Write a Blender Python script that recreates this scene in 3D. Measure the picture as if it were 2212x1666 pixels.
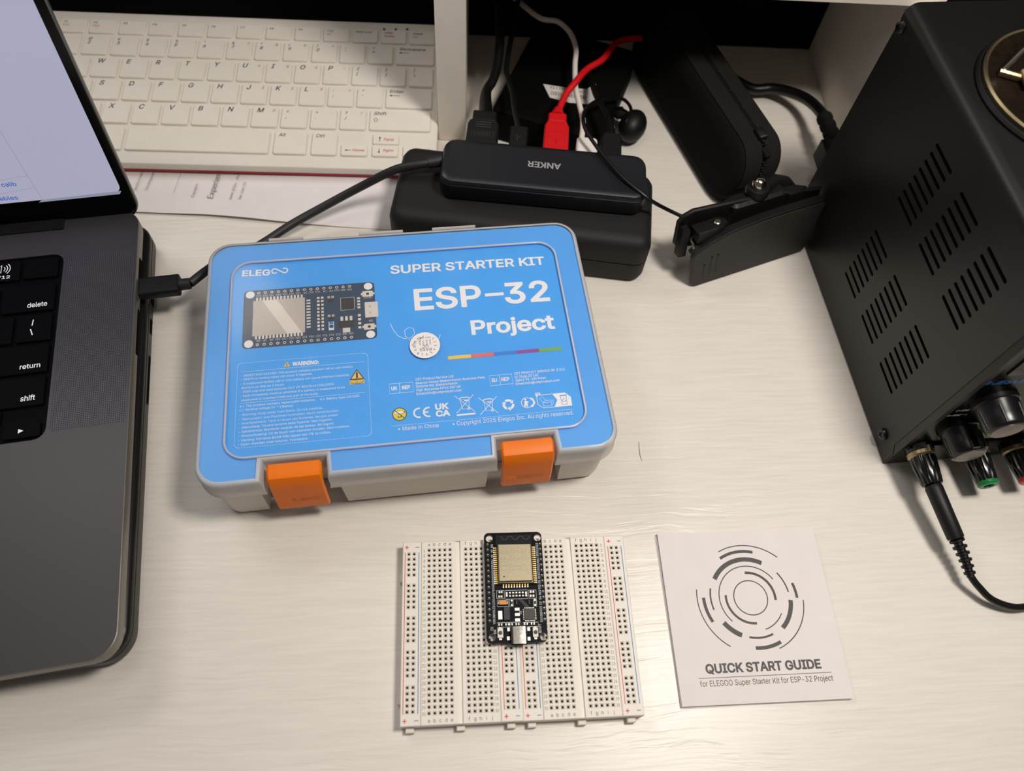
import bpy, math, random
from math import sin, cos, pi, radians, atan2, hypot
from mathutils import Matrix, Vector
from mathutils.geometry import tessellate_polygon

# ---------------------------------------------------------------- camera, world, lights, exposure
for o in list(bpy.data.objects): bpy.data.objects.remove(o)
SC = bpy.context.scene
COL = SC.collection
S = 0.001                                     # everything below is written in millimetres
cd = bpy.data.cameras.new('camera'); cam = bpy.data.objects.new('camera', cd); COL.objects.link(cam)
R3 = [[0.9972389, 0.0183674, -0.0719525], [-0.0505191, 0.87796, -0.4760609], [0.0544274, 0.4783815, 0.8764638]]
cp = [14.632, -111.252, 380.451]
cam.matrix_world = Matrix(((R3[0][0], R3[0][1], R3[0][2], cp[0]*S), (R3[1][0], R3[1][1], R3[1][2], cp[1]*S),
                           (R3[2][0], R3[2][1], R3[2][2], cp[2]*S), (0, 0, 0, 1)))
cd.lens = 27.2468; cd.sensor_width = 36; cd.clip_start = 0.01; cd.clip_end = 30
cd.dof.use_dof = True; cd.dof.focus_distance = 0.40; cd.dof.aperture_fstop = 8.5
SC.camera = cam
SC.view_settings.view_transform = 'Standard'; SC.view_settings.look = 'None'
SC.view_settings.exposure = 0.0; SC.view_settings.gamma = 1.0; SC.view_settings.use_curve_mapping = False
w = bpy.data.worlds.new('room'); SC.world = w; w.use_nodes = True
w.node_tree.nodes['Background'].inputs[0].default_value = (1.0, 0.95, 0.90, 1)
w.node_tree.nodes['Background'].inputs[1].default_value = 0.09

def area(name, loc, target, size, power, color):
    l = bpy.data.lights.new(name, 'AREA'); l.shape = 'RECTANGLE'; l.size = size[0]; l.size_y = size[1]
    l.energy = power; l.color = color
    o = bpy.data.objects.new(name, l); COL.objects.link(o)
    o.location = Vector(loc)*S
    o.rotation_euler = (Vector(target)-Vector(loc)).to_track_quat('-Z', 'Y').to_euler()
    return o
area('desk_lamp_right', (285, 10, 720), (200, 40, 0), (0.13, 0.13), 4.2, (1.0, 0.94, 0.86))
area('ceiling_lamp_overhead', (-200, 170, 1900), (0, 40, 0), (1.0, 0.45), 4.0, (1.0, 0.96, 0.91))
area('fill_light_back_left', (-620, 700, 1000), (-100, 250, 0), (0.6, 0.3), 3.6, (1.0, 0.97, 0.93))  # added fill light behind the desk, brightens the white keyboard

# ---------------------------------------------------------------- materials
def lin(c):
    return tuple(((v/255.0+0.055)/1.055)**2.4 if v > 10 else v/255.0/12.92 for v in c)
MATS = {}
def mat(name, rgb, rough=0.5, metal=0.0, spec=0.5, coat=0.0, bump=None, var=None, emit=None):
    """principled material; bump=(scale, strength, stretch); var=(scale, amount) brightness noise; rgb is sRGB 0-255"""
    m = bpy.data.materials.new(name); m.use_nodes = True; MATS[name] = m
    nt = m.node_tree; b = nt.nodes['Principled BSDF']
    c = lin(rgb)
    b.inputs['Base Color'].default_value = (*c, 1); b.inputs['Roughness'].default_value = rough
    b.inputs['Metallic'].default_value = metal; b.inputs['Specular IOR Level'].default_value = spec
    b.inputs['Coat Weight'].default_value = coat
    tc = nt.nodes.new('ShaderNodeTexCoord')
    sc, amt = var or (90.0, 0.05)
    n = nt.nodes.new('ShaderNodeTexNoise'); n.inputs['Scale'].default_value = sc; n.inputs['Detail'].default_value = 3
    nt.links.new(tc.outputs['Object'], n.inputs['Vector'])
    mr = nt.nodes.new('ShaderNodeMapRange'); mr.inputs['To Min'].default_value = 1-amt; mr.inputs['To Max'].default_value = 1+amt
    nt.links.new(n.outputs['Fac'], mr.inputs['Value'])
    mx = nt.nodes.new('ShaderNodeMix'); mx.data_type = 'RGBA'; mx.blend_type = 'MULTIPLY'; mx.inputs['Factor'].default_value = 1
    mx.inputs[6].default_value = (*c, 1); nt.links.new(mr.outputs['Result'], mx.inputs[7])
    nt.links.new(mx.outputs[2], b.inputs['Base Color'])
    if bump:
        mp = nt.nodes.new('ShaderNodeMapping'); mp.inputs['Scale'].default_value = bump[2] if len(bump) > 2 else (1, 1, 1)
        nt.links.new(tc.outputs['Object'], mp.inputs['Vector'])
        n2 = nt.nodes.new('ShaderNodeTexNoise'); n2.inputs['Scale'].default_value = bump[0]; n2.inputs['Detail'].default_value = 4
        nt.links.new(mp.outputs['Vector'], n2.inputs['Vector'])
        bp = nt.nodes.new('ShaderNodeBump'); bp.inputs['Strength'].default_value = bump[1]; bp.inputs['Distance'].default_value = 0.0004
        nt.links.new(n2.outputs['Fac'], bp.inputs['Height']); nt.links.new(bp.outputs['Normal'], b.inputs['Normal'])
    if emit:
        b.inputs['Emission Color'].default_value = (*lin(emit[0]), 1); b.inputs['Emission Strength'].default_value = emit[1]
    return m

def desk_material():
    m = bpy.data.materials.new('whitewashed_wood'); m.use_nodes = True; nt = m.node_tree; N = nt.nodes; Lk = nt.links
    b = N['Principled BSDF']; b.inputs['Roughness'].default_value = 0.36; b.inputs['Specular IOR Level'].default_value = 0.5
    tc = N.new('ShaderNodeTexCoord')
    def fibre(scale, warp_amt, rotz, detail):
        mp = N.new('ShaderNodeMapping'); mp.inputs['Scale'].default_value = scale; mp.inputs['Rotation'].default_value = (0, 0, radians(rotz))
        Lk.new(tc.outputs['Object'], mp.inputs['Vector'])
        wp = N.new('ShaderNodeTexNoise'); wp.inputs['Scale'].default_value = 14; wp.inputs['Detail'].default_value = 2; Lk.new(tc.outputs['Object'], wp.inputs['Vector'])
        ad = N.new('ShaderNodeVectorMath'); ad.operation = 'MULTIPLY_ADD'; ad.inputs[1].default_value = (0, warp_amt, 0)
        Lk.new(wp.outputs['Color'], ad.inputs[0]); Lk.new(mp.outputs['Vector'], ad.inputs[2])
        n = N.new('ShaderNodeTexNoise'); n.inputs['Scale'].default_value = 1.0; n.inputs['Detail'].default_value = detail; n.inputs['Roughness'].default_value = 0.6
        Lk.new(ad.outputs['Vector'], n.inputs['Vector']); return n
    fine = fibre((34, 620, 30), 5.0, 2.0, 4); coarse = fibre((16, 190, 16), 3.0, 2.0, 3)
    cr = N.new('ShaderNodeValToRGB'); cr.color_ramp.elements[0].position = 0.30; cr.color_ramp.elements[1].position = 0.70
    cr.color_ramp.elements[0].color = (*lin((216, 209, 200)), 1); cr.color_ramp.elements[1].color = (*lin((226, 219, 210)), 1)
    Lk.new(fine.outputs['Fac'], cr.inputs['Fac']); Lk.new(cr.outputs['Color'], b.inputs['Base Color'])
    pores = N.new('ShaderNodeMapRange'); pores.inputs['From Min'].default_value = 0.56; pores.inputs['From Max'].default_value = 0.66
    Lk.new(coarse.outputs['Fac'], pores.inputs['Value'])
    h = N.new('ShaderNodeMath'); h.operation = 'MULTIPLY_ADD'; h.inputs[1].default_value = -0.8
    Lk.new(pores.outputs['Result'], h.inputs[0]); Lk.new(fine.outputs['Fac'], h.inputs[2])
    bp = N.new('ShaderNodeBump'); bp.inputs['Strength'].default_value = 0.30; bp.inputs['Distance'].default_value = 0.0003
    Lk.new(h.outputs[0], bp.inputs['Height']); Lk.new(bp.outputs['Normal'], b.inputs['Normal'])
    MATS['desk'] = m; return m

def plastic_film(name, rgb, haze, gloss=0.25, rough=0.25, translucent=0.5):
    """clear / frosted polypropylene: transparent mixed with scattering, plus a soft surface sheen"""
    m = bpy.data.materials.new(name); m.use_nodes = True; nt = m.node_tree; N = nt.nodes; Lk = nt.links
    for n in list(N): N.remove(n)
    out = N.new('ShaderNodeOutputMaterial'); tr = N.new('ShaderNodeBsdfTransparent'); df = N.new('ShaderNodeBsdfDiffuse')
    tl = N.new('ShaderNodeBsdfTranslucent'); gl = N.new('ShaderNodeBsdfGlossy'); gl.inputs['Roughness'].default_value = rough
    c = (*lin(rgb), 1); df.inputs[0].default_value = c; tl.inputs[0].default_value = c
    a = N.new('ShaderNodeMixShader'); a.inputs[0].default_value = translucent; Lk.new(df.outputs[0], a.inputs[1]); Lk.new(tl.outputs[0], a.inputs[2])
    b = N.new('ShaderNodeMixShader'); Lk.new(tr.outputs[0], b.inputs[1]); Lk.new(a.outputs[0], b.inputs[2])
    tc = N.new('ShaderNodeTexCoord'); no = N.new('ShaderNodeTexNoise'); no.inputs['Scale'].default_value = 35
    Lk.new(tc.outputs['Object'], no.inputs['Vector'])
    mr = N.new('ShaderNodeMapRange'); mr.inputs['To Min'].default_value = haze*0.85; mr.inputs['To Max'].default_value = min(1, haze*1.15)
    Lk.new(no.outputs['Fac'], mr.inputs['Value']); Lk.new(mr.outputs['Result'], b.inputs[0])
    fr = N.new('ShaderNodeFresnel'); fr.inputs[0].default_value = 1.45
    mu = N.new('ShaderNodeMath'); mu.operation = 'MULTIPLY'; mu.inputs[1].default_value = gloss/0.25
    Lk.new(fr.outputs[0], mu.inputs[0])
    f = N.new('ShaderNodeMixShader'); Lk.new(mu.outputs[0], f.inputs[0]); Lk.new(b.outputs[0], f.inputs[1]); Lk.new(gl.outputs[0], f.inputs[2])
    Lk.new(f.outputs[0], out.inputs[0]); MATS[name] = m; return m

def dotted_metal(name, rgb, dark, pitch):
    """anodised metal drilled with a fine grid of holes too small to model one by one"""
    m = mat(name, rgb, 0.5, 0.65); nt = m.node_tree; N = nt.nodes; Lk = nt.links; b = N['Principled BSDF']
    tc = N.new('ShaderNodeTexCoord'); sp = N.new('ShaderNodeSeparateXYZ'); Lk.new(tc.outputs['Object'], sp.inputs[0])
    sq = []
    for ax in ('X', 'Y'):
        d = N.new('ShaderNodeMath'); d.operation = 'DIVIDE'; d.inputs[1].default_value = pitch*S; Lk.new(sp.outputs[ax], d.inputs[0])
        fr = N.new('ShaderNodeMath'); fr.operation = 'FRACT'; Lk.new(d.outputs[0], fr.inputs[0])
        s = N.new('ShaderNodeMath'); s.operation = 'SUBTRACT'; s.inputs[1].default_value = 0.5; Lk.new(fr.outputs[0], s.inputs[0])
        p = N.new('ShaderNodeMath'); p.operation = 'POWER'; p.inputs[1].default_value = 2; Lk.new(s.outputs[0], p.inputs[0]); sq.append(p)
    ad = N.new('ShaderNodeMath'); ad.operation = 'ADD'; Lk.new(sq[0].outputs[0], ad.inputs[0]); Lk.new(sq[1].outputs[0], ad.inputs[1])
    lt = N.new('ShaderNodeMath'); lt.operation = 'LESS_THAN'; lt.inputs[1].default_value = 0.075; Lk.new(ad.outputs[0], lt.inputs[0])
    mx = N.new('ShaderNodeMix'); mx.data_type = 'RGBA'; mx.inputs[6].default_value = (*lin(rgb), 1); mx.inputs[7].default_value = (*lin(dark), 1)
    Lk.new(lt.outputs[0], mx.inputs[0]); Lk.new(mx.outputs[2], b.inputs['Base Color'])
    return m

def herringbone(name, rgb):
    m = mat(name, rgb, 0.9, spec=0.15); nt = m.node_tree; N = nt.nodes; Lk = nt.links; b = N['Principled BSDF']
    uv = N.new('ShaderNodeTexCoord')
    mp = N.new('ShaderNodeMapping'); mp.inputs['Rotation'].default_value = (0, 0, radians(30)); Lk.new(uv.outputs['Object'], mp.inputs['Vector'])
    wv = N.new('ShaderNodeTexWave'); wv.inputs['Scale'].default_value = 260; wv.inputs['Distortion'].default_value = 0.6; Lk.new(mp.outputs['Vector'], wv.inputs['Vector'])
    cr = N.new('ShaderNodeValToRGB'); cr.color_ramp.elements[0].color = (*lin([v*0.6 for v in rgb]), 1); cr.color_ramp.elements[1].color = (*lin([v*1.6 for v in rgb]), 1)
    Lk.new(wv.outputs['Color'], cr.inputs['Fac']); Lk.new(cr.outputs['Color'], b.inputs['Base Color'])
    return m

desk_material()
mat('hutch_white', (244, 236, 224), 0.5, bump=(60, 0.25, (4, 40, 4)))
mat('black_wall', (9, 9, 10), 0.9, spec=0.1)
mat('floor_grey', (92, 88, 84), 0.8)
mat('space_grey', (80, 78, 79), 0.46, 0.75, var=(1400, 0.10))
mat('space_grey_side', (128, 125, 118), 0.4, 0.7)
dotted_metal('speaker_holes', (88, 86, 90), (30, 29, 31), 1.0)
mat('laptop_black', (2, 2, 3), 0.6, spec=0.08)
mat('bezel_black', (5, 5, 6), 0.14, spec=0.3)
mat('key_black', (3, 3, 4), 0.6, spec=0.08)
mat('key_print', (232, 232, 235), 0.6, emit=((225, 225, 230), 0.25))
mat('screen', (20, 20, 22), 0.25, emit=((165, 165, 188), 1.0))
mat('screen_line', (20, 20, 22), 0.25, emit=((138, 140, 160), 1.0))
mat('screen_blue', (20, 20, 22), 0.25, emit=((28, 84, 176), 1.0))
mat('dark_shell', (52, 51, 49), 0.42, 0.6)
mat('dark_lid', (40, 39, 40), 0.3, 0.6)
mat('rubber', (16, 16, 17), 0.8, spec=0.2)
mat('kb_white', (221, 214, 204), 0.5, spec=0.4)
mat('kb_key', (226, 219, 209), 0.48, spec=0.4)
mat('kb_red', (176, 36, 52), 0.5)
mat('kb_print', (62, 58, 56), 0.7)
mat('kb_print_red', (200, 60, 66), 0.7)
mat('led_dark', (18, 17, 16), 0.3)
mat('paper', (226, 220, 220), 0.85, spec=0.2)
mat('paper_white', (225, 217, 215), 0.6, spec=0.3)
mat('paper_edge', (196, 190, 192), 0.8)
mat('ink', (74, 70, 68), 0.6)
mat('ink_soft', (128, 124, 126), 0.8)
mat('case_black', (26, 25, 25), 0.62, spec=0.3, bump=(300, 0.25, (1, 6, 6)))
mat('hub_navy', (24, 25, 31), 0.36, spec=0.45)
mat('hub_side', (20, 21, 29), 0.42, spec=0.4)
mat('hub_print', (150, 150, 150), 0.5)
mat('cable_grey', (34, 34, 36), 0.5, spec=0.4)
mat('cable_black', (9, 9, 9), 0.4, spec=0.45)
mat('plug_black', (12, 12, 13), 0.5, spec=0.35)
mat('plug_relief', (46, 45, 48), 0.5)
mat('red', (205, 12, 22), 0.45, spec=0.4)
mat('red_dark', (170, 8, 16), 0.5)
mat('white_plastic', (228, 220, 214), 0.45)
mat('adapter_black', (4, 4, 4), 0.75, spec=0.1)
mat('sticker', (214, 210, 206), 0.6)
mat('pouch', (14, 13, 13), 0.85, spec=0.15, bump=(600, 0.3))
herringbone('zip_tape', (24, 22, 21))
mat('zip_teeth', (34, 33, 33), 0.4)
mat('clip_plastic', (44, 42, 39), 0.5, spec=0.35)
mat('clip_dark', (15, 14, 14), 0.5, spec=0.35, bump=(900, 0.35))
mat('chrome', (200, 192, 180), 0.15, 1.0)
mat('steel', (165, 160, 150), 0.3, 1.0)
mat('psu_black', (13, 12, 11), 0.44, spec=0.5, var=(500, 0.06))
mat('psu_inside', (4, 4, 4), 0.9, spec=0.05)
mat('psu_bezel', (40, 38, 35), 0.45, spec=0.4)
mat('psu_panel', (5, 5, 5), 0.28, spec=0.12)
mat('knob', (14, 13, 14), 0.3, spec=0.5)
mat('knob_cap', (96, 86, 76), 0.3, 0.6)
mat('brass', (160, 144, 112), 0.42, 1.0)
mat('gold', (196, 154, 70), 0.45, 0.9)
mat('post_black', (10, 10, 10), 0.2, spec=0.6)
mat('green', (16, 122, 60), 0.35)
mat('green_lit', (104, 150, 60), 0.3)
mat('post_red', (180, 40, 34), 0.35)
mat('panel_print', (205, 205, 200), 0.5)
mat('logo_blue', (30, 112, 190), 0.4)
mat('burnt_metal', (44, 34, 24), 0.42, 0.7, bump=(500, 0.6), var=(220, 0.6))
mat('insert_blue', (78, 164, 235), 0.42, spec=0.4)
mat('print_white', (236, 230, 228), 0.6)
mat('print_pale', (205, 224, 240), 0.6)
mat('print_dark', (58, 74, 96), 0.5)
mat('print_darker', (72, 78, 90), 0.5)
mat('print_grey', (186, 176, 168), 0.4)
mat('print_light', (214, 206, 198), 0.4)
mat('print_yellow', (240, 196, 84), 0.5)
mat('print_coral', (232, 110, 96), 0.5)
mat('print_midblue', (66, 128, 210), 0.5)
mat('print_purple', (150, 74, 152), 0.5)
mat('print_green', (122, 170, 92), 0.5)
mat('print_aa', (226, 206, 70), 0.5)
mat('print_ink', (60, 54, 66), 0.6)
mat('pen_blue', (60, 48, 140), 0.6)
plastic_film('lid_frost', (222, 228, 236), 0.10, 0.22, 0.3)
plastic_film('lid_clear', (225, 220, 215), 0.03, 0.2, 0.12)
plastic_film('lid_skirt', (240, 233, 226), 0.86, 0.2, 0.35, 0.45)
plastic_film('lid_ridge', (226, 230, 246), 0.62, 0.3, 0.2, 0.15)
plastic_film('tub', (246, 238, 226), 0.97, 0.15, 0.4, 0.22)
mat('tub_rib', (120, 110, 104), 0.6)
mat('orange', (236, 116, 0), 0.38, spec=0.25)
mat('bb_white', (232, 224, 214), 0.5, spec=0.35)
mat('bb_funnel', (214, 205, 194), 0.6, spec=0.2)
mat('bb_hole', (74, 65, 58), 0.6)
mat('bb_red', (214, 62, 66), 0.6)
mat('bb_blue', (52, 124, 190), 0.6)
mat('bb_print', (84, 76, 72), 0.7)
mat('pcb', (9, 11, 18), 0.5, spec=0.1)
mat('pcb_module', (14, 14, 17), 0.6, spec=0.1)
mat('antenna', (26, 26, 30), 0.6, spec=0.15)
mat('shield_can', (150, 140, 118), 0.5, 0.9, var=(900, 0.12), bump=(1500, 0.1))
mat('shield_print', (140, 130, 112), 0.45, 0.7)
mat('solder', (196, 190, 180), 0.42, 0.9)
mat('usb_shell', (120, 116, 110), 0.3, 1.0, bump=(420, 0.35))
mat('chip', (34, 34, 36), 0.55)
mat('chip_grey', (62, 60, 60), 0.6)
mat('tantalum', (206, 136, 52), 0.45)
mat('silk', (226, 226, 226), 0.6)
mat('resistor', (48, 36, 34), 0.5)
mat('cap_tan', (160, 140, 118), 0.5)
mat('button_top', (70, 68, 66), 0.5)
mat('hair', (40, 30, 26), 0.5)

# ---------------------------------------------------------------- mesh builder
TXT = {}
DG = None
import os
try:
    FONT = bpy.data.fonts.load(os.path.join(bpy.utils.system_resource('DATAFILES'), 'fonts', 'Inter.woff2'))   # Blender's own interface font
except Exception:
    FONT = None
GLYPH = {}
def trapezoids(loops):
    """fill closed contours by the non-zero rule, as horizontal slabs"""
    E = []
    for l in loops:
        for i in range(len(l)):
            (x0, y0), (x1, y1) = l[i-1], l[i]
            if abs(y0-y1) > 1e-7: E.append((x0, y0, x1, y1, 1) if y0 < y1 else (x1, y1, x0, y0, -1))
    ys = {round(e[1], 6) for e in E} | {round(e[3], 6) for e in E}
    for i, a in enumerate(E):
        for b in E[:i]:
            lo, hi = max(a[1], b[1]), min(a[3], b[3])
            if hi-lo < 1e-6: continue
            fa = lambda e, y: e[0]+(e[2]-e[0])*(y-e[1])/(e[3]-e[1])
            d0, d1 = fa(a, lo)-fa(b, lo), fa(a, hi)-fa(b, hi)
            if d0*d1 < -1e-12: ys.add(round(lo+(hi-lo)*d0/(d0-d1), 6))
    ys = sorted(ys); out = []
    for y0, y1 in zip(ys, ys[1:]):
        if y1-y0 < 2e-6: continue
        ym = (y0+y1)/2; row = []
        for e in E:
            if e[1] < ym < e[3]:
                f = lambda y: e[0]+(e[2]-e[0])*(y-e[1])/(e[3]-e[1])
                row.append((f(ym), f(y0), f(y1), e[4]))
        row.sort(); w_ = 0
        for r in row:
            if w_ == 0: st = r
            w_ += r[3]
            if w_ == 0: out.append([(st[1], y0), (r[1], y0), (r[2], y1), (st[2], y1)])
    return out
def text_geo(body, bold, res):
    """outline of a string as (vertices, triangles); every outer contour is filled by itself, so overlapping strokes stay solid"""
    k = (body, bold, res)
    if k in TXT: return TXT[k]
    cu = bpy.data.curves.new('t', 'FONT'); cu.body = body; cu.size = 1.0
    if FONT: cu.font = FONT
    o = bpy.data.objects.new('t', cu); COL.objects.link(o)
    dg = bpy.context.evaluated_depsgraph_get()
    oe = o.evaluated_get(dg); cv = oe.to_curve(dg)
    loops = []
    for sp in cv.splines:
        bp = sp.bezier_points; n = len(bp); pts = []
        for i in range(n):
            p0, p1 = bp[i], bp[(i+1) % n]; a, h0, h1, c = p0.co, p0.handle_right, p1.handle_left, p1.co
            straight = abs((h0-a).cross(c-a).z) < 1e-7 and abs((h1-a).cross(c-a).z) < 1e-7
            m = 1 if straight else res+1
            for q in range(m):
                t = q/m; u = 1-t; v = u**3*a+3*u*u*t*h0+3*u*t*t*h1+t**3*c
                if not pts or (pts[-1][0]-v.x)**2+(pts[-1][1]-v.y)**2 > 1e-9: pts.append((v.x, v.y))
        while len(pts) > 3 and (pts[0][0]-pts[-1][0])**2+(pts[0][1]-pts[-1][1])**2 < 1e-9: pts.pop()
        if len(pts) > 2: loops.append(pts)
    oe.to_curve_clear(); bpy.data.objects.remove(o); bpy.data.curves.remove(cu)
    def ar(l): return 0.5*sum(l[i-1][0]*l[i][1]-l[i][0]*l[i-1][1] for i in range(len(l)))
    vs, fs = [], []
    if loops:
        if ar(max(loops, key=lambda l: abs(ar(l)))) < 0: loops = [l[::-1] for l in loops]
        loops = [inset(l, -bold) for l in loops]
        loops.sort(key=lambda l: min(p[0] for p in l)); groups = []
        for l in loops:                                   # contours that overlap sideways belong to one letter
            x0, x1 = min(p[0] for p in l), max(p[0] for p in l)
            if groups and x0 < groups[-1][0]: groups[-1][0] = max(groups[-1][0], x1); groups[-1][1].append(l)
            else: groups.append([x1, [l]])
        for _, g in groups:
            ox = min(p[0] for l in g for p in l)
            key = tuple((round(p[0]-ox, 4), round(p[1], 4)) for l in g for p in l)
            if key not in GLYPH: GLYPH[key] = trapezoids([[(p[0]-ox, p[1]) for p in l] for l in g])
            for q in GLYPH[key]:
                base = len(vs); vs += [(x+ox, y, 0.0) for x, y in q]; fs.append((base, base+1, base+2, base+3))
    TXT[k] = (vs, fs); return TXT[k]

IDENT = ((1, 0, 0), (0, 1, 0), (0, 0, 1), (0, 0, 0))
def arcpts(cx, cy, r, a0, a1, n):
    return [(cx+r*cos(radians(a0+(a1-a0)*i/n)), cy+r*sin(radians(a0+(a1-a0)*i/n))) for i in range(n+1)]
def rrect(x0, y0, x1, y1, r, n=6):
    if r <= 0: return [(x0, y0), (x1, y0), (x1, y1), (x0, y1)]
    return (arcpts(x1-r, y0+r, r, -90, 0, n)+arcpts(x1-r, y1-r, r, 0, 90, n)+arcpts(x0+r, y1-r, r, 90, 180, n)+arcpts(x0+r, y0+r, r, 180, 270, n))
def circle(cx, cy, r, n=24):
    return [(cx+r*cos(2*pi*i/n), cy+r*sin(2*pi*i/n)) for i in range(n)]
def inset(poly, d):
    if abs(d) < 1e-9: return list(poly)
    n = len(poly); out = []
    for i in range(n):
        ax, ay = poly[i-1]; bx, by = poly[i]; cx, cy = poly[(i+1) % n]
        e1 = (bx-ax, by-ay); e2 = (cx-bx, cy-by); l1 = hypot(*e1) or 1; l2 = hypot(*e2) or 1
        n1 = (-e1[1]/l1, e1[0]/l1); n2 = (-e2[1]/l2, e2[0]/l2)
        q = 1+n1[0]*n2[0]+n1[1]*n2[1]; q = max(q, 0.3)
        out.append((bx+d*(n1[0]+n2[0])/q, by+d*(n1[1]+n2[1])/q))
    return out
def smooth_path(pts, sub=6):
    P = [Vector(p) for p in pts]; out = []
    for i in range(len(P)-1):
        p0 = P[max(i-1, 0)]; p1 = P[i]; p2 = P[i+1]; p3 = P[min(i+2, len(P)-1)]
        for k in range(sub):
            t = k/sub
            out.append(0.5*((2*p1)+(p2-p0)*t+(2*p0-5*p1+4*p2-p3)*t*t+(3*p1-p0-3*p2+p3)*t**3))
    out.append(P[-1]); return out

class MB:
    def __init__(s): s.v = []; s.f = []; s.m = []; s.mats = []; s.mi = 0; s.x = IDENT
    def use(s, name):
        if name not in s.mats: s.mats.append(name)
        s.mi = s.mats.index(name); return s
    def frame(s, ux=(1, 0, 0), uy=(0, 1, 0), uz=(0, 0, 1), o=(0, 0, 0)): s.x = (ux, uy, uz, o); return s
    def pt(s, x, y, z):
        a, b, c, o = s.x
        s.v.append((a[0]*x+b[0]*y+c[0]*z+o[0], a[1]*x+b[1]*y+c[1]*z+o[1], a[2]*x+b[2]*y+c[2]*z+o[2])); return len(s.v)-1
    def face(s, idx): s.f.append(tuple(idx)); s.m.append(s.mi)
    def lift(s, z):
        '''prints that overlap lie a hair above one another'''
        s.n = getattr(s, 'n', 0)+1; return z+(s.n % 13)*0.0035 if s.print_ else z
    print_ = False
    def ring(s, poly, z): return [s.pt(x, y, z) for x, y in poly]
    def bridge(s, a, b, closed=True):
        n = len(a)
        for i in range(n if closed else n-1):
            j = (i+1) % n; s.face((a[i], a[j], b[j], b[i]))
    def solid(s, poly, prof, top=True, bottom=True, topmat=None):
        """stack of inset copies of a CCW outline; prof = [(inset, z), ...] from the bottom up"""
        rs = [s.ring(inset(poly, d), z) for d, z in prof]
        for a, b in zip(rs, rs[1:]): s.bridge(a, b)
        if bottom: s.cap(rs[0], True)
        if top:
            k = s.mi
            if topmat: s.use(topmat)
            s.cap(rs[-1], False); s.mi = k
        return s
    def cap(s, r, flip=False):
        pts = [Vector(s.v[i]) for i in r]
        for t in tessellate_polygon([pts]):
            q = [r[k] for k in t]; s.face(q)
        return s
    def flat(s, poly, z, holes=()):
        loops = [list(poly)]+[list(h) for h in holes]; z = s.lift(z)
        base = []
        for l in loops: base += [s.pt(x, y, z) for x, y in l]
        for t in tessellate_polygon([[Vector((x, y, 0)) for x, y in l] for l in loops]):
            (x0, y0), (x1, y1), (x2, y2) = [sum(loops, [])[k] for k in t]
            q = [base[k] for k in t]
            if (x1-x0)*(y2-y0)-(x2-x0)*(y1-y0) < 0: q.reverse()
            s.face(q)
        return s
    def walls(s, poly, z0, z1, inward=False):
        a = s.ring(poly, z0); b = s.ring(poly, z1)
        if inward: s.bridge(b, a)
        else: s.bridge(a, b)
        return s
    def box(s, x0, y0, z0, x1, y1, z1, bev=0.0):
        if bev: return s.solid([(x0, y0), (x1, y0), (x1, y1), (x0, y1)], [(bev, z0), (0, z0+bev), (0, z1-bev), (bev, z1)])
        return s.solid([(x0, y0), (x1, y0), (x1, y1), (x0, y1)], [(0, z0), (0, z1)])
    def sweep(s, pts, r, n=10, cap=True):
        P = [Vector(p) for p in pts]; m = len(P)
        rr = r if hasattr(r, '__len__') else [r]*m
        up = Vector((0.03, 0.05, 1)); rings = []; prevn = None
        for i in range(m):
            t = (P[min(i+1, m-1)]-P[max(i-1, 0)]).normalized()
            if prevn is None:
                a = t.cross(up)
                if a.length < 1e-3: a = t.cross(Vector((1, 0, 0)))
                a.normalize()
            else:
                a = (prevn-t*prevn.dot(t)).normalized()
            prevn = a; b = t.cross(a)
            rings.append([s.pt(*(P[i]+rr[i]*(cos(2*pi*k/n)*a+sin(2*pi*k/n)*b))) for k in range(n)])
        for a, b in zip(rings, rings[1:]): s.bridge(a, b)
        if cap: s.face(rings[0][::-1]); s.face(rings[-1])
        return s
    def lathe(s, prof, o=(0, 0, 0), axis='z', n=24, cap=True, wob=None):
        """prof = [(r, t), ...] along the axis"""
        rs = []
        for k, (r, t) in enumerate(prof):
            ring = []
            for i in range(n):
                a = 2*pi*i/n; q = r*(wob(i, k) if wob else 1)
                u, v = q*cos(a), q*sin(a)
                if axis == 'z': p = (o[0]+u, o[1]+v, o[2]+t)
                elif axis == '-y': p = (o[0]+u, o[1]-t, o[2]+v)
                elif axis == 'x': p = (o[0]+t, o[1]+u, o[2]+v)
                elif axis == '-x': p = (o[0]-t, o[1]-u, o[2]+v)
                ring.append(s.pt(*p))
            rs.append(ring)
        for a, b in zip(rs, rs[1:]): s.bridge(a, b)
        if cap: s.face(rs[0][::-1]); s.face(rs[-1])
        return s
    def ball(s, c, r, n=14, m=8, sz=(1, 1, 1)):
        rs = []
        for j in range(1, m):
            b = -pi/2+pi*j/m
            rs.append([s.pt(c[0]+sz[0]*r*cos(b)*cos(2*pi*i/n), c[1]+sz[1]*r*cos(b)*sin(2*pi*i/n), c[2]+sz[2]*r*sin(b)) for i in range(n)])
        for a, b in zip(rs, rs[1:]): s.bridge(a, b)
        p = s.pt(c[0], c[1], c[2]-sz[2]*r); q = s.pt(c[0], c[1], c[2]+sz[2]*r)
        for i in range(n):
            j = (i+1) % n; s.face((p, rs[0][j], rs[0][i])); s.face((q, rs[-1][i], rs[-1][j]))
        return s
    def quad(s, a, b, c, d): s.face([s.pt(*p) for p in (a, b, c, d)]); return s
    def line(s, p, q, w, z):
        dx, dy = q[0]-p[0], q[1]-p[1]; l = hypot(dx, dy) or 1; nx, ny = -dy/l*w/2, dx/l*w/2
        return s.flat([(p[0]-nx, p[1]-ny), (q[0]-nx, q[1]-ny), (q[0]+nx, q[1]+ny), (p[0]+nx, p[1]+ny)], z)
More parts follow.
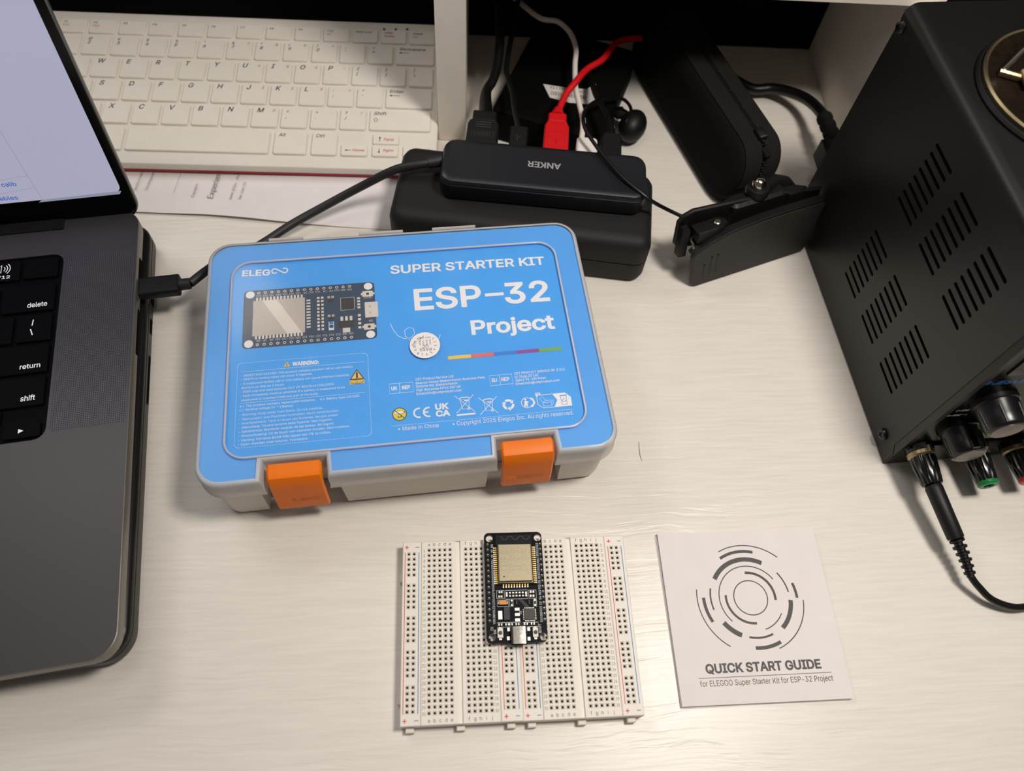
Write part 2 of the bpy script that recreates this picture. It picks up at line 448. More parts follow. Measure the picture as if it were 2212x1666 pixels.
    def polyline(s, pts, w, z, closed=False):
        n = len(pts); L = []; Rr = []; z = s.lift(z)
        for i in range(n):
            a = pts[i-1] if (i or closed) else pts[i]; b = pts[(i+1) % n] if (i < n-1 or closed) else pts[i]
            dx, dy = b[0]-a[0], b[1]-a[1]; l = hypot(dx, dy) or 1
            L.append(s.pt(pts[i][0]-dy/l*w/2, pts[i][1]+dx/l*w/2, z)); Rr.append(s.pt(pts[i][0]+dy/l*w/2, pts[i][1]-dx/l*w/2, z))
        for i in range(n if closed else n-1):
            j = (i+1) % n; s.face((Rr[i], Rr[j], L[j], L[i]))
        return s
    def arc(s, cx, cy, r, w, a0, a1, z, n=None):
        n = n or max(4, int(abs(a1-a0)/5))
        return s.polyline(arcpts(cx, cy, r, a0, a1, n), w, z)
    def text(s, body, x, y, z, w=None, h=2.0, rot=0, bold=0.0, shear=0.0, align='L', res=2):
        """baseline starts at x,y; h = cap height; w = fitted width (None keeps proportions)"""
        vs, fs = text_geo(body, bold, 1 if h < 1.5 else res)
        if not vs: return s
        x0 = min(p[0] for p in vs); x1 = max(p[0] for p in vs)
        cap = CAPH; ky = h/cap; kx = (w/(x1-x0)) if w else ky
        off = {'L': 0, 'C': -(x1-x0)*kx/2, 'R': -(x1-x0)*kx}[align]
        c, d = cos(radians(rot)), sin(radians(rot)); idx = []
        z = s.lift(z)
        for px, py, pz in vs:
            u = (px-x0)*kx+off+shear*py*ky; v = py*ky
            idx.append(s.pt(x+u*c-v*d, y+u*d+v*c, z+pz))
        for f in fs: s.face([idx[k] for k in f])
        return s
    def build(s, name, parent=None, angle=35, stuff=False):
        me = bpy.data.meshes.new(name)
        me.from_pydata([(a*S, b*S, c*S) for a, b, c in s.v], [], s.f)
        for m in s.mats: me.materials.append(MATS[m])
        me.polygons.foreach_set('material_index', s.m)
        me.polygons.foreach_set('use_smooth', [True]*len(s.f))
        me.update(); me.validate()
        me.set_sharp_from_angle(angle=radians(angle))
        o = bpy.data.objects.new(name, me); COL.objects.link(o)
        if parent: o.parent = parent
        if stuff: o['kind'] = 'stuff'
        return o
MB.print_ = False
hv, _f = text_geo('H', 0.0, 2); CAPH = max(p[1] for p in hv)

def tag(o, label=None, cat=None, group=None, kind=None):
    if label: o['label'] = label
    if cat: o['category'] = cat
    if group: o['group'] = group
    if kind: o['kind'] = kind
    return o
def thing(name, label, cat, fr=(0, 0, 0), z=0, group=None, tilt=0):
    o = bpy.data.objects.new(name, None); COL.objects.link(o); o.empty_display_size = 0.01
    o.location = (fr[0]*S, fr[1]*S, z*S); o.rotation_euler = (radians(tilt), 0, radians(fr[2]))
    return tag(o, label, cat, group)
def structure(name, mb): return tag(mb.build(name), kind='structure')
def G(fr, p):
    a = radians(fr[2]); return (fr[0]+p[0]*cos(a)-p[1]*sin(a), fr[1]+p[0]*sin(a)+p[1]*cos(a), p[2])
def Lc(fr, p):
    a = radians(fr[2]); x, y = p[0]-fr[0], p[1]-fr[1]; return (x*cos(a)+y*sin(a), -x*sin(a)+y*cos(a), p[2])

# ================================================================ setting
structure('floor', MB().use('floor_grey').flat([(-1500, -1500), (1500, -1500), (1500, 900), (-1500, 900)], -735))
structure('wall_back', MB().use('black_wall').box(-1500, 900, -735, 1500, 920, 1500))
t = thing('desk', 'whitewashed wood-grain desk carrying everything in the picture', 'desk', (0, 0, 0), -25)
MB().use('desk').solid(rrect(-640, -300, 640, 398, 4), [(2, 0), (0, 2), (0, 23.8), (1.2, 25)]).build('desktop', t)
for x in (-600, 560):
    for y in (-270, 340): MB().use('hutch_white').box(x, y, -710, x+40, y+40, 0, 1).build('leg', t)
t = thing('desk_hutch', 'white hutch at the back of the desk with a black back panel', 'hutch', (6.2, 284, -2.5), 0)
def hb(n, m, x0, y0, z0, x1, y1, z1): return MB().use(m).box(x0-6.2, y0-284, z0, x1-6.2, y1-284, z1, 0.6).build(n, t)
hb('side_panel', 'hutch_white', 6.2, 284, 0.05, 23.9, 398, 340)
hb('side_panel', 'hutch_white', 281, 250, 0.05, 298.5, 400, 105.4)
hb('shelf', 'hutch_white', 24, 294, 105.5, 299, 398, 123.5)
hb('back_panel', 'black_wall', -560, 392, 0.05, 560, 399, 200)

# ================================================================ lower (closed) laptop
t = thing('closed_laptop', 'closed dark grey laptop lying flat underneath the open laptop', 'laptop', (-131.34,-45.04,7.2), 0)
o2 = rrect(-355.7, 0, 0, 248.1, 13, 8)
MB().use('dark_shell').solid(o2, [(7, 0.9), (2.2, 2.2), (0.5, 4.2), (0, 6), (0, 11.2), (0.4, 11.6)]).build('base', t)
MB().use('dark_lid').solid(o2, [(1.0, 11.6), (0.3, 12.0), (0, 12.4), (0, 14.6), (0.7, 15.8), (2.2, 16.6), (4, 16.8)]).build('display_lid', t)
for y0, y1, z0, z1 in ((193.5, 212, 5.4, 9.9), (174, 184, 6.3, 9.2), (130, 160, 6.4, 8.8)):
    MB().use('psu_inside').solid([(0.0, y0), (0.12, y0+1), (0.12, y1-1), (0.0, y1), (-1, y1), (-1, y0)], [(0, z0), (0, z1)]).build('port', t)
for x in (-330, -28):
    for y in (24, 224): MB().use('rubber').lathe([(6, 0), (6, 0.6), (5, 1.2)], (x, y, 0)).build('rubber_foot', t)

# ================================================================ open laptop
LAP = (-130.21,-47.67,7.65)
t = thing('open_laptop', 'dark grey laptop standing open with a pale lit screen, at the left edge', 'laptop', LAP, 17.0)
Z = -17.0                                           # the frame below is written in heights over the desk
out = rrect(-355.7, 0, 0, 248.1, 11.5, 8)
wx0, wx1, wy0, wy1 = -317.2, -38.4, 108.6, 221.4
well = rrect(wx0, wy0, wx1, wy1, 6, 5)
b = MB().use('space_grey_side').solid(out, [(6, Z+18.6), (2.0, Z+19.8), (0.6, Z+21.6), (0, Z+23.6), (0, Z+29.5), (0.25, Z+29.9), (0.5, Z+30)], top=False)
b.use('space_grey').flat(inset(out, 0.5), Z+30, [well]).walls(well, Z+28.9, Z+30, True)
b.build('base', t)
MB().use('laptop_black').flat(well, Z+28.9).build('keyboard_well', t)
MB().use('space_grey').solid(rrect(-258, 8, -98, 104, 4), [(0, Z+29.9), (0.15, Z+30.08), (0.4, Z+30.1)]).build('trackpad', t)
for x0, x1 in ((-36.6, -1.6), (-354, -319)):
    MB().use('speaker_holes').flat(rrect(x0, 112, x1, 219, 1.5), Z+30.04).build('speaker_grille', t)
MB().use('rubber').box(-316, 238.5, Z+29.9, -40, 246.5, Z+31.0, 0.4).build('hinge_cover', t)
for x in (-330, -28):
    for y in (24, 224): MB().use('rubber').lathe([(8, Z+17.0), (8, Z+18), (7.5, Z+18.8)], (x, y, 0)).build('rubber_foot', t)
for y0, y1, z0, z1 in ((200.5, 215.5, 21.9, 27.4), (190.8, 200.3, 22.8, 26.2), (153, 182, 23.4, 26.0)):
    MB().use('psu_inside').solid(rrect(y0, z0, y1, z1, 1.2, 3), [(0, -0.6), (0, 0.06)]).build('port', t)
for o in [c for c in t.children if c.name.startswith('port')]:
    for v in o.data.vertices: v.co = Vector((v.co.z, v.co.x, v.co.y+Z*S))
    o.data.flip_normals()
keymesh = {}
def lkey(xr, yb, wd, ht, legends=()):
    k = (round(wd, 1), round(ht, 1))
    if k not in keymesh:
        o = MB().use('key_black').solid(rrect(-wd, 0, 0, ht, 1.3, 3), [(0, 0), (0, 0.9), (0.35, 1.25)]).build('key', t); keymesh[k] = o.data
    else:
        o = bpy.data.objects.new('key', keymesh[k]); COL.objects.link(o); o.parent = t
    o.location = (xr*S, yb*S, (Z+28.95)*S)
    if legends:
        m = MB().use('key_print')
        for f in legends: f(m)
        m.build('legend', o)
ZL_ = 1.32
def tx(s, x, y, w, h, bold=0.012): return lambda m: m.text(s, x, y, ZL_, w, h, bold=bold)
rows = [(206.3, 13.4, [17.6]+[17.3]*12+[24]), (184.6, 16.9, [26.2]+[17.2]*13), (165.6, 16.9, [17.2]*13+[26.2]),
        (146.6, 16.9, [31.5]+[17.2]*11+[31]), (127.6, 16.9, [41]+[17.2]*10+[40.6])]
for r, (yb, ht, ws) in enumerate(rows):
    x = -40.9
    for i, wd in enumerate(ws):
        lg = ()
        if r == 0 and i == 1:
            lg = (tx('F12', -11.0, 1.8, 6.4, 1.9),
                  lambda m: (m.polyline([(-12.6, 7.2), (-11.4, 7.2), (-9.6, 5.6), (-9.6, 11), (-11.4, 9.4), (-12.6, 9.4)], 0.42, ZL_, True),
                             [m.arc(-9.4, 8.3, q, 0.42, -48, 48, ZL_) for q in (1.7, 3.0, 4.3)]))
        if r == 1 and i == 0: lg = (tx('delete', -13.2, 2.6, 9.8, 2.9),)
        if r == 2 and i == 0: lg = (lambda m: (m.line((-9.6, 9.8), (-9.3, 13.4), 0.55, ZL_), m.line((-10.2, 7.7), (-8.9, 3.9), 0.55, ZL_)),)
        if r == 3 and i == 0: lg = (tx('return', -13.0, 2.9, 9.7, 2.7),)
        if r == 4 and i == 0: lg = (tx('shift', -10.8, 3.2, 6.8, 2.9),)
        lkey(x, yb, wd, ht, lg); x -= wd+1.75
lkey(-40.9, 110.4, 17.2, 7.8, (lambda m: m.flat([(-10.0, 2.7), (-7.6, 3.9), (-10.0, 5.1)], ZL_),))
lkey(-59.85, 110.4, 17.2, 7.8); lkey(-59.85, 119.0, 17.2, 7.8); lkey(-78.8, 110.4, 17.2, 7.8)
x = -97.8
for wd in (17.2, 21, 95, 21, 17.2, 17.2, 17.2): lkey(x, 110.4, wd, 16.4); x -= wd+1.75
tl = radians(9.0); s9, c9 = sin(tl), cos(tl)
def lidmb(): return MB().frame((1, 0, 0), (0, s9, c9), (0, -c9, s9), (0, 246.0, Z+31.0))
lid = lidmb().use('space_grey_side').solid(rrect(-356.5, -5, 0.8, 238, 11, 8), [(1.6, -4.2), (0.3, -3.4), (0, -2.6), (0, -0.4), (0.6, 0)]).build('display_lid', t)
lidmb().use('bezel_black').solid(rrect(-355.9, -4.6, 0.2, 237.4, 10.6, 8), [(0, 0), (0, 0.35), (0.3, 0.45)]).build('bezel', lid)
lidmb().use('screen').flat(rrect(-351.5, 13.7, -4.2, 232, 4.5, 6), 0.52).build('display', lid)
m = lidmb().use('screen_line')
m.line((-46.89,57.56), (-45.54,13.9), 0.25, 0.6); m.line((-60.36,28.64), (-45.62,29.85), 0.2, 0.6); m.line((-64.23,20.33), (-45.8,22.02), 0.2, 0.6)
m.flat([(-45.54,13.9), (-4.36,14.68), (-5.82,12.65), (-48.11,12.33)], 0.56)
m.build('page_lines', lid)
m = lidmb().use('screen_blue')
a, b2 = (-63.87,24.56), (-53.88,24.24); m.text('e calib', a[0], a[1], 0.6, b2[0]-a[0], 2.5, rot=math.degrees(atan2(b2[1]-a[1], b2[0]-a[0])), bold=0.008)
a, b2 = (-68.18,15.87), (-56.81,15.66); m.text('riables', a[0], a[1], 0.6, b2[0]-a[0], 2.5, rot=math.degrees(atan2(b2[1]-a[1], b2[0]-a[0])), bold=0.008)
m.build('page_text', lid)

# ================================================================ white keyboard computer
KF = G((0, 0, -1.9), (-138, 310, 0))+(0,)
KF = (KF[0], KF[1], -1.9)
t = thing('keyboard', 'white compact keyboard with a red underside at the back left of the desk', 'keyboard', KF, 0)
def km(): return MB().frame((1, 0, 0), (0, 1, 0.095), (0, -0.095, 1), (138, -310, 11.5-0.095*248))
kout = rrect(-288, 246.6, -3.4, 373.6, 6, 5)
m = km().use('kb_white').solid(kout, [(0.5, -7.2), (0, -6.6), (0, -3.2), (0.6, -2.0), (1.6, -1.6)], bottom=True); m.build('top_shell', t)
m = MB().use('kb_red'); r0 = [m.pt(x+138, y-310, 1.0) for x, y in inset(kout, 2.2)]
m.x = km().x; r1 = [m.pt(x, y, -7.2) for x, y in inset(kout, 0.9)]; m.bridge(r0, r1); m.cap(r0, True); m.cap(r1); m.build('bottom_shell', t)
m = MB().use('rubber')
for x in (-270, -8):
    for y in (254, 366): MB().use('rubber').lathe([(5, 0), (5, 1.1)], (x+138, y-310, 0), n=16).build('rubber_foot', t)
kmesh = {}
def kkey(x0, x1, y0, y1, legends=()):
    k = (round(x1-x0, 1), round(y1-y0, 1))
    if k not in kmesh:
        wd, ht = x1-x0, y1-y0
        mm = MB().frame((1, 0, 0), (0, 1, 0.095), (0, -0.095, 1)).use('kb_key').solid(rrect(0, 0, wd, ht, 1.5, 4), [(-0.25, -1.7), (0, -1.5), (0.1, -0.4), (0.5, 0)])
        o = mm.build('key', t); kmesh[k] = o.data
    else:
        o = bpy.data.objects.new('key', kmesh[k]); COL.objects.link(o); o.parent = t
    o.location = ((x0+138)*S, (y0-310)*S, (11.5+0.095*(y0-248))*S)
    if legends:
        mm = MB().frame((1, 0, 0), (0, 1, 0.095), (0, -0.095, 1))
        for f in legends: f(mm, x1-x0, y1-y0)
        mm.build('legend', o)
def kt(s, dx, dy, h, col='kb_print', w=None, bold=0.01, shear=0.2):
    return lambda m, wd, ht: m.use(col).text(s, dx, ht-dy, 0.06, w, h, bold=bold, shear=shear)
def kr(s, h=2.0): return lambda m, wd, ht: m.use('kb_print_red').text(s, wd-4.0, ht-4.2, 0.06, None, h, bold=0.01, shear=0.2)
def up_arrow(m, wd, ht): m.use('kb_print'); m.line((4.6, 2.2), (4.6, 5.4), 0.45, .06); m.flat([(3.8, 4.6), (5.4, 4.6), (4.6, 6.1)], .06)
def dn_arrow(m, wd, ht): m.use('kb_print'); m.line((4.6, 5.9), (4.6, 3.0), 0.45, .06); m.flat([(3.8, 3.6), (4.6, 2.1), (5.4, 3.6)], .06)
def lf_arrow(m, wd, ht): m.use('kb_print'); m.line((3.4, 4.2), (6.4, 4.2), 0.4, .06); m.flat([(2.4, 4.2), (3.9, 3.5), (3.9, 4.9)], .06)
def shift_arrow(m, wd, ht): m.use('kb_print').polyline([(2.6, ht-8.6), (4.1, ht-6.9), (5.6, ht-8.6), (4.9, ht-8.6), (4.9, ht-10.0), (3.3, ht-10.0), (3.3, ht-8.6)], 0.35, .06, True)
def back_arrow(m, wd, ht): m.use('kb_print'); m.line((3.2, ht-6.6), (9.0, ht-6.6), 0.4, .06); m.flat([(2.0, ht-6.6), (4.0, ht-7.4), (4.0, ht-5.8)], .06)
fl = [('Esc', ''), ('F1', 'F11'), ('F2', 'F12'), ('F3', ''), ('F4', ''), ('F5', ''), ('F6', ''), ('F7', ''), ('F8', ''), ('F9', ''), ('F10', '(o)'), ('Num Lock', ''), ('PrtSc', 'SysRq'), ('Delete', 'Ins')]
fx = [-279.3+19.56*i for i in range(14)]
for i, (a, r) in enumerate(fl):
    lg = [kt(a, 2.2, 3.6, 1.7, bold=0.012)]
    if r: lg.append(kt(r, 2.2, 6.6, 1.7, 'kb_print_red', bold=0.012))
    kkey(fx[i], fx[i]+17.5, 352.6, 364.6, lg)
nl = [('~', '`', ''), ('!', '1', ''), ('@', '2', ''), ('#', '3', ''), ('$', '4', ''), ('%', '5', ''), ('^', '6', ''), ('&', '7', '7'), ('*', '8', '8'), ('(', '9', '9'), (')', '0', '*'), ('_', '-', ''), ('+', '=', '')]
for i, (a, b3, r) in enumerate(nl):
    x = -241.4+18.88*(i-2)
    lg = [kt(a, 2.9, 3.9, 2.0), kt(b3, 2.9, 7.6, 2.6)]
    if r: lg.append(kr(r))
    kkey(x, x+17.0, 333.7, 350.4, lg)
kkey(-33.7, -7.5, 333.7, 350.4, [kt('Backspace', 2.6, 4.2, 2.3, w=17.5), back_arrow])
kkey(-279.3, -253.2, 314.6, 331.4, [kt('Tab', 2.6, 4.2, 2.3)])
ql = [('Q', ''), ('W', ''), ('E', ''), ('R', ''), ('T', ''), ('Y', ''), ('U', '4'), ('I', '5'), ('O', '6'), ('P', '-')]
for i, (a, r) in enumerate(ql):
    x = -250.9+18.87*i; kkey(x, x+17.0, 314.6, 331.4, [kt(a, 3.0, 5.0, 3.5, bold=0.015)]+([kr(r)] if r else []))
for i, (a, b3) in enumerate([('{', '['), ('}', ']'), ('|', '\\')]):
    x = -62.1+19.0*i; kkey(x, x+(17.0 if i < 2 else 16.4), 314.6, 331.4, [kt(a, 3.2, 4.2, 2.4), kt(b3, 3.2, 8.6, 2.4)])
kkey(-279.3, -247.9, 295.8, 312.6, [kt('Caps Lock', 2.6, 4.2, 2.3)])
al = [('A', ''), ('S', ''), ('D', ''), ('F', ''), ('G', ''), ('H', ''), ('J', '1'), ('K', '2'), ('L', '3')]
for i, (a, r) in enumerate(al):
    x = -246.0+18.87*i; kkey(x, x+17.0, 295.8, 312.6, [kt(a, 3.0, 5.0, 3.5, bold=0.015)]+([kr(r)] if r else []))
kkey(-76.4, -59.4, 295.8, 312.6, [kt(':', 3.0, 4.6, 2.2), kt(';', 3.0, 9.0, 2.2), kr('+')])
kkey(-57.4, -40.4, 295.8, 312.6, [kt('"', 3.0, 4.6, 2.2), kt("'", 3.0, 9.0, 2.2)])
kkey(-38.5, -8.0, 295.8, 312.6, [kt('Enter', 2.4, 4.2, 2.4, w=9.2), back_arrow])
kkey(-279.3, -238.5, 276.9, 293.7, [kt('Shift', 2.6, 4.2, 2.4), shift_arrow])
zl = [('Z', ''), ('X', ''), ('C', ''), ('V', ''), ('B', ''), ('N', ''), ('M', '0')]
for i, (a, r) in enumerate(zl):
    x = -236.6+18.8*i; kkey(x, x+17.0, 276.9, 293.7, [kt(a, 3.2, 5.0, 3.5, bold=0.015)]+([kr(r)] if r else []))
for i, (a, b3, r) in enumerate([('<', ',', ''), ('>', '.', '.'), ('?', '/', '/')]):
    x = -105.0+18.9*i; kkey(x, x+17.0, 276.9, 293.7, [kt(a, 3.0, 4.6, 2.2), kt(b3, 3.0, 9.0, 2.2)]+([kr(r)] if r else []))
kkey(-48.0, -8.4, 276.9, 293.7, [kt('Shift', 2.4, 4.4, 2.5, w=8.2), shift_arrow])
kkey(-279.3, -262, 255.9, 273.9, [kt('Ctrl', 2.6, 4.2, 2.4)]); kkey(-259.5, -243, 255.9, 273.9); kkey(-241, -223, 255.9, 273.9); kkey(-221, -201.2, 255.9, 273.9, [kt('Alt', 2.6, 4.2, 2.4)])
kkey(-199.2, -110.2, 255.9, 273.9)
kkey(-107.4, -86.5, 255.9, 273.9, [kt('Alt', 2.6, 4.2, 2.4)]); kkey(-83.7, -67.4, 255.9, 273.9, [kt('Ctrl', 2.4, 4.2, 2.4)])
kkey(-64.8, -47.9, 255.9, 264.9, [kt('Home', 7.4, 5.6, 1.9, 'kb_print_red', w=7.4, bold=0.012), lf_arrow])
kkey(-45.1, -28.2, 265.6, 274.0, [kt('PgUp', 7.2, 5.4, 1.9, 'kb_print_red', w=6.4, bold=0.012), up_arrow])
kkey(-45.1, -28.2, 256.0, 265.3, [kt('PgDn', 7.2, 5.6, 1.9, 'kb_print_red', w=6.4, bold=0.012), dn_arrow])
kkey(-25.4, -8.5, 255.9, 264.9, [kt('End', 7.4, 5.6, 1.9, 'kb_print_red', bold=0.012)])
for x, y in ((-42.9, 366.7), (-34.9, 367.1), (-27.0, 367.5)):
    km().use('led_dark').lathe([(0.95, -1.7), (0.95, -1.45), (0.6, -1.3)], (x, y, 0), n=12).build('indicator_light', t)

# ================================================================ sheet of paper under the keyboard
t = thing('paper_sheet', 'white printed sheet of paper sticking out from under the white keyboard', 'paper', (-90, 240, 0), 0)
m = MB().use('paper'); nx, ny = 26, 8
edge = [(-200, 222.0), (-176.3, 220.7), (-135.7, 218.0), (-93.2, 212.7), (-59.2, 209.6), (-23.7, 206.9), (0, 205.6)]
def ey_(x):
    for (a, b3), (c, d) in zip(edge, edge[1:]):
        if a <= x <= c: return b3+(d-b3)*(x-a)/(c-a)
    return 205.6
g = []
for i in range(nx+1):
    x = -196+190*i/nx; row = []
    for j in range(ny+1):
        v = j/ny; y = ey_(x)+(252-ey_(x))*v
        z = 0.25+2.6*(1-v)**2*(0.75+0.25*sin(x/23))*max(0.15, min(1, (-x-20)/90))+0.9*max(0, 1-abs(x+52)/26)*(1-v)*v*4
        row.append(m.pt(x+90, y-240, z if j < ny else 0.2))
    g.append(row)
for i in range(nx):
    for j in range(ny): m.face((g[i][j], g[i+1][j], g[i+1][j+1], g[i][j+1]))
pap = m.build('sheet', t)
m = MB().use('ink_soft')
def ptx(s, p, q, h, z=2.9):
    a = math.degrees(atan2(q[1]-p[1], q[0]-p[0])); m.text(s, p[0]+90, p[1]-240, z, hypot(q[0]-p[0], q[1]-p[1]), h, rot=a)
ptx('Experience', (-135.0, 231.5), (-131.2, 258.5), 3.6, 1.6); ptx('June 2024 - Present', (-123.6, 230.4), (-119.4, 258.0), 1.7, 1.6); ptx('San Jose, CA', (-117.8, 230.8), (-115.9, 245.1), 1.6, 1.6)
ptx('Careers', (-146.6, 232.6), (-145.3, 243.6), 1.7, 1.7); ptx('Security & Usability', (-182.6, 238.5), (-180.4, 256.4), 1.6, 1.5); ptx('Test & Measurement', (-175.8, 238.5), (-173.1, 257.6), 1.6, 1.5)
m.line((-159.5+90, 236-240), (-157+90, 256-240), 0.2, 1.5)
m.build('printed_text', pap)

# ================================================================ black case, hub and what is plugged into it
t = thing('hard_case', 'black soft-cornered hinged case lying behind the blue box', 'case', (57.03,205.41,-9), 0)
co = rrect(-77, -29.7, 77, 29.7, 9, 8)
MB().use('case_black').solid(co, [(4, 0), (1.2, 1.0), (0, 4), (0, 16.2), (0.5, 16.7), (0.9, 16.8)]).build('lower_shell', t)
MB().use('case_black').solid(co, [(0.9, 16.8), (0.5, 17.0), (0, 17.5), (0, 27), (0.7, 30.2), (2.4, 32.9), (4.8, 34.3), (8, 34.9)]).build('upper_shell', t)

HB = (67.82,211.01,-7)
t = thing('usb_hub', 'slim black multiport hub resting on the black case, cabled to the open laptop', 'hub', HB, 35.0)
ho = rrect(-59.7, -17.5, 59.7, 17.5, 8, 8)
MB().use('hub_side').solid(ho, [(3.0, 0.1), (0.8, 0.8), (0, 2.6), (0, 11.6), (0.35, 11.9), (0.3, 12.2), (0.5, 13.2), (1.3, 14.4)], top=False).use('hub_navy').solid(ho, [(1.3, 14.4), (2.6, 14.95), (4.5, 15.1)], bottom=False).build('body', t)
m = MB().use('hub_print').text('ANKER', 9.4, 3.6, 15.14, 19.4, 4.2, rot=180, bold=0.02); m.build('lettering', t)
for x0, x1, z0, z1 in ((-45, -31, 4.5, 10.5), (-21, -12.5, 5.6, 9.4), (-0.5, 12.5, 4.6, 10.4), (18.2, 31, 4.6, 10.4), (33.8, 45.5, 4.6, 10.4)):
    MB().use('psu_inside').box(x0, 17.3, z0, x1, 17.58, z1).build('port', t)
pw = [(6.1, 222.4, 43), (-6, 220.2, 42.5), (-19.7, 219.6, 38.5), (-40, 218.6, 26), (-62.8, 211.6, 16.5), (-82, 201.0, 12.5), (-97.5, 187.4, 12), (-110.5, 175.5, 14), (-118.5, 166.5, 20), (-123.6, 158.0, 23.6)]
e0 = G(LAP, (26.6, 195.7, 24.4))
path = [Lc(HB, (p[0], p[1], p[2]-35)) for p in pw+[(e0[0], e0[1], 24.4)]]
cb = MB().use('cable_grey').sweep(smooth_path(path, 8), 2.55, 12).build('cable', t)
MB().use('cable_grey').sweep([Lc(HB, (p[0], p[1], p[2]-35)) for p in ((9.0, 223.3, 43.2), (6.1, 222.5, 43), (0.5, 221.4, 42.9), (0.2, 221.3, 42.9))], [3.6, 3.5, 3.3, 2.6], 14).build('strain_relief', cb)
a = radians(LAP[2]-HB[2]); ux = (cos(a), sin(a), 0); uy = (-sin(a), cos(a), 0)
og = Lc(HB, G(LAP, (0, 195.6, 24.3))); og = (og[0], og[1], 24.3-35)
def pmb(): return MB().frame(uy, (0, 0, 1), ux, og)
pl = pmb().use('plug_black').solid(rrect(-6.0, -3.3, 6.0, 3.3, 2.0, 5), [(0.5, 0.3), (0, 0.6), (0, 20.6), (0.5, 21.1)]).build('laptop_plug', t)
pmb().use('cable_grey').lathe([(3.3, 21.1), (3.2, 26.2), (2.7, 26.8)], n=14).build('strain_relief', pl)

def plug_thing(name, label, cat, x, z, colour):
    o = G(HB, (x, 17.6, 0)); return thing(name, label, cat, (o[0], o[1], HB[2]), z)
def prof_plug(m, polys):
    """polys: stack of (outline, z0, z1) pieces written in the plug's own x/y"""
    for pl_, z0, z1, bv in polys: m.solid(pl_, [(bv, z0), (0, z0+bv), (0, z1-bv), (bv, z1)])
    return m
def gl(fr, pts): return [Lc(fr, p) for p in pts]
# red
o = G(HB, (6, 17.6, 0)); PF = (o[0], o[1], HB[2])
t = thing('red_usb_cable', 'red plug with a bright red cable in the black hub', 'cable', PF, 42.2)
m = MB().use('red'); prof_plug(m, [([(-7.6, 0.6), (7.6, 0.6), (7.4, 22.0), (5.6, 26.5), (-5.6, 26.5), (-7.4, 22.0)], -3.6, 3.6, 0.9), (rrect(-5.5, 26, 5.5, 33.5, 1), -3.1, 3.1, 0.8)])
pb = m.build('plug', t)
MB().use('steel').box(-5.8, -0.1, -2.2, 5.8, 1.4, 2.2).build('metal_tip', pb)
m = MB().use('red_dark').polyline(rrect(-5.2, 4, 5.2, 16.5, 0.6, 2), 0.35, 3.66, True); m.line((0, 6), (0, 14), 0.5, 3.66); m.polyline([(0, 8), (2.2, 10), (2.2, 12)], 0.45, 3.66); m.polyline([(0, 7), (-2.2, 9), (-2.2, 11)], 0.45, 3.66); m.build('trident_emblem', pb)
MB().use('red').sweep([(0, 33, 0), (0, 35, 0), (0.1, 36, 0), (0.2, 38.5, 0), (0.3, 40, 0)], [4.2, 4.2, 3.3, 3.1, 2.5], 14).build('strain_relief', pb)
rp = [G(PF, (0.2, 37, 42.2)), (86.43,277.93,44), (93.13,286.96,46), (101.68,299.05,46), (112.77,310.45,44), (121.23,328.11,38), (128.44,343.45,32), (139.34,352.72,28), (154.26,361.87,22)]
MB().use('red').sweep(smooth_path([Lc(PF, (p[0], p[1], p[2]-42.2)) for p in rp], 8), 2.1, 12).build('cable', t)
# white
o = G(HB, (24.6, 17.6, 0)); PF = (o[0], o[1], HB[2])
t = thing('white_usb_cable', 'white plug with a white cable crossing under the red one', 'cable', PF, 42.4)
m = MB().use('white_plastic'); m.solid(rrect(-6.2, 0.5, 6.2, 14.5, 2.2, 4), [(0.9, -3.6), (0, -2.6), (0, 2.6), (0.9, 3.6)]); pb = m.build('plug', t)
MB().use('steel').box(-5.8, -0.1, -2.2, 5.8, 1.4, 2.2).build('metal_tip', pb)
rp = [G(PF, (-3.2, 13.5, 42.4)), (95.43,256.54,42.5), (94.65,274.68,41.5), (94.04,289.93,41), (95.26,308.22,42), (97.28,323.91,42), (94.92,339.04,42), (87.44,350.66,42), (75.18,354.66,42), (60, 384, 36)]
MB().use('white_plastic').sweep(smooth_path([Lc(PF, (p[0], p[1], p[2]-42.4)) for p in rp], 8), 1.75, 12).build('cable', t)
# black display plug
o = G(HB, (-38.2, 17.6, 0)); PF = (o[0], o[1], HB[2])
t = thing('display_cable', 'black ribbed display plug leftmost in the hub beside the hutch panel', 'cable', PF, 43)
m = MB().use('plug_black'); prof_plug(m, [([(-9.4, 0.6), (9.4, 0.6), (9.4, 16), (8.0, 19.5), (-8.0, 19.5), (-9.4, 16)], -4.6, 4.6, 0.9), (rrect(-7.2, 19, 7.2, 28, 1.2), -4.0, 4.0, 0.9)]); pb = m.build('plug', t)
m = MB().use('plug_relief')
for k in range(3): m.box(-4.6, 12.4+1.9*k, 4.5, 4.8, 13.1+1.9*k, 4.95, 0.1)
m.build('grip_rib', pb)
m = MB().use('plug_relief').polyline(rrect(-6.6, 5.6, 6.6, 9.2, 0.4, 2), 0.22, 4.66, True); m.text('HDMI', -5.0, 6.5, 4.66, 10, 1.9); m.build('lettering', pb)
rp = [(0.5, 27, 0)]+[Lc(PF, (p[0], p[1], p[2]-43)) for p in ((36.73,281.7,42), (41.2,292.25,42), (44.29,303.96,43), (46.24,316.85,45), (47.42,332.3,47), (48.0, 382.0, 50))]
sp = smooth_path(rp, 8); MB().use('cable_black').sweep(sp, [4.6-1.6*min(1, i/10) for i in range(len(sp))], 12).build('cable', t)
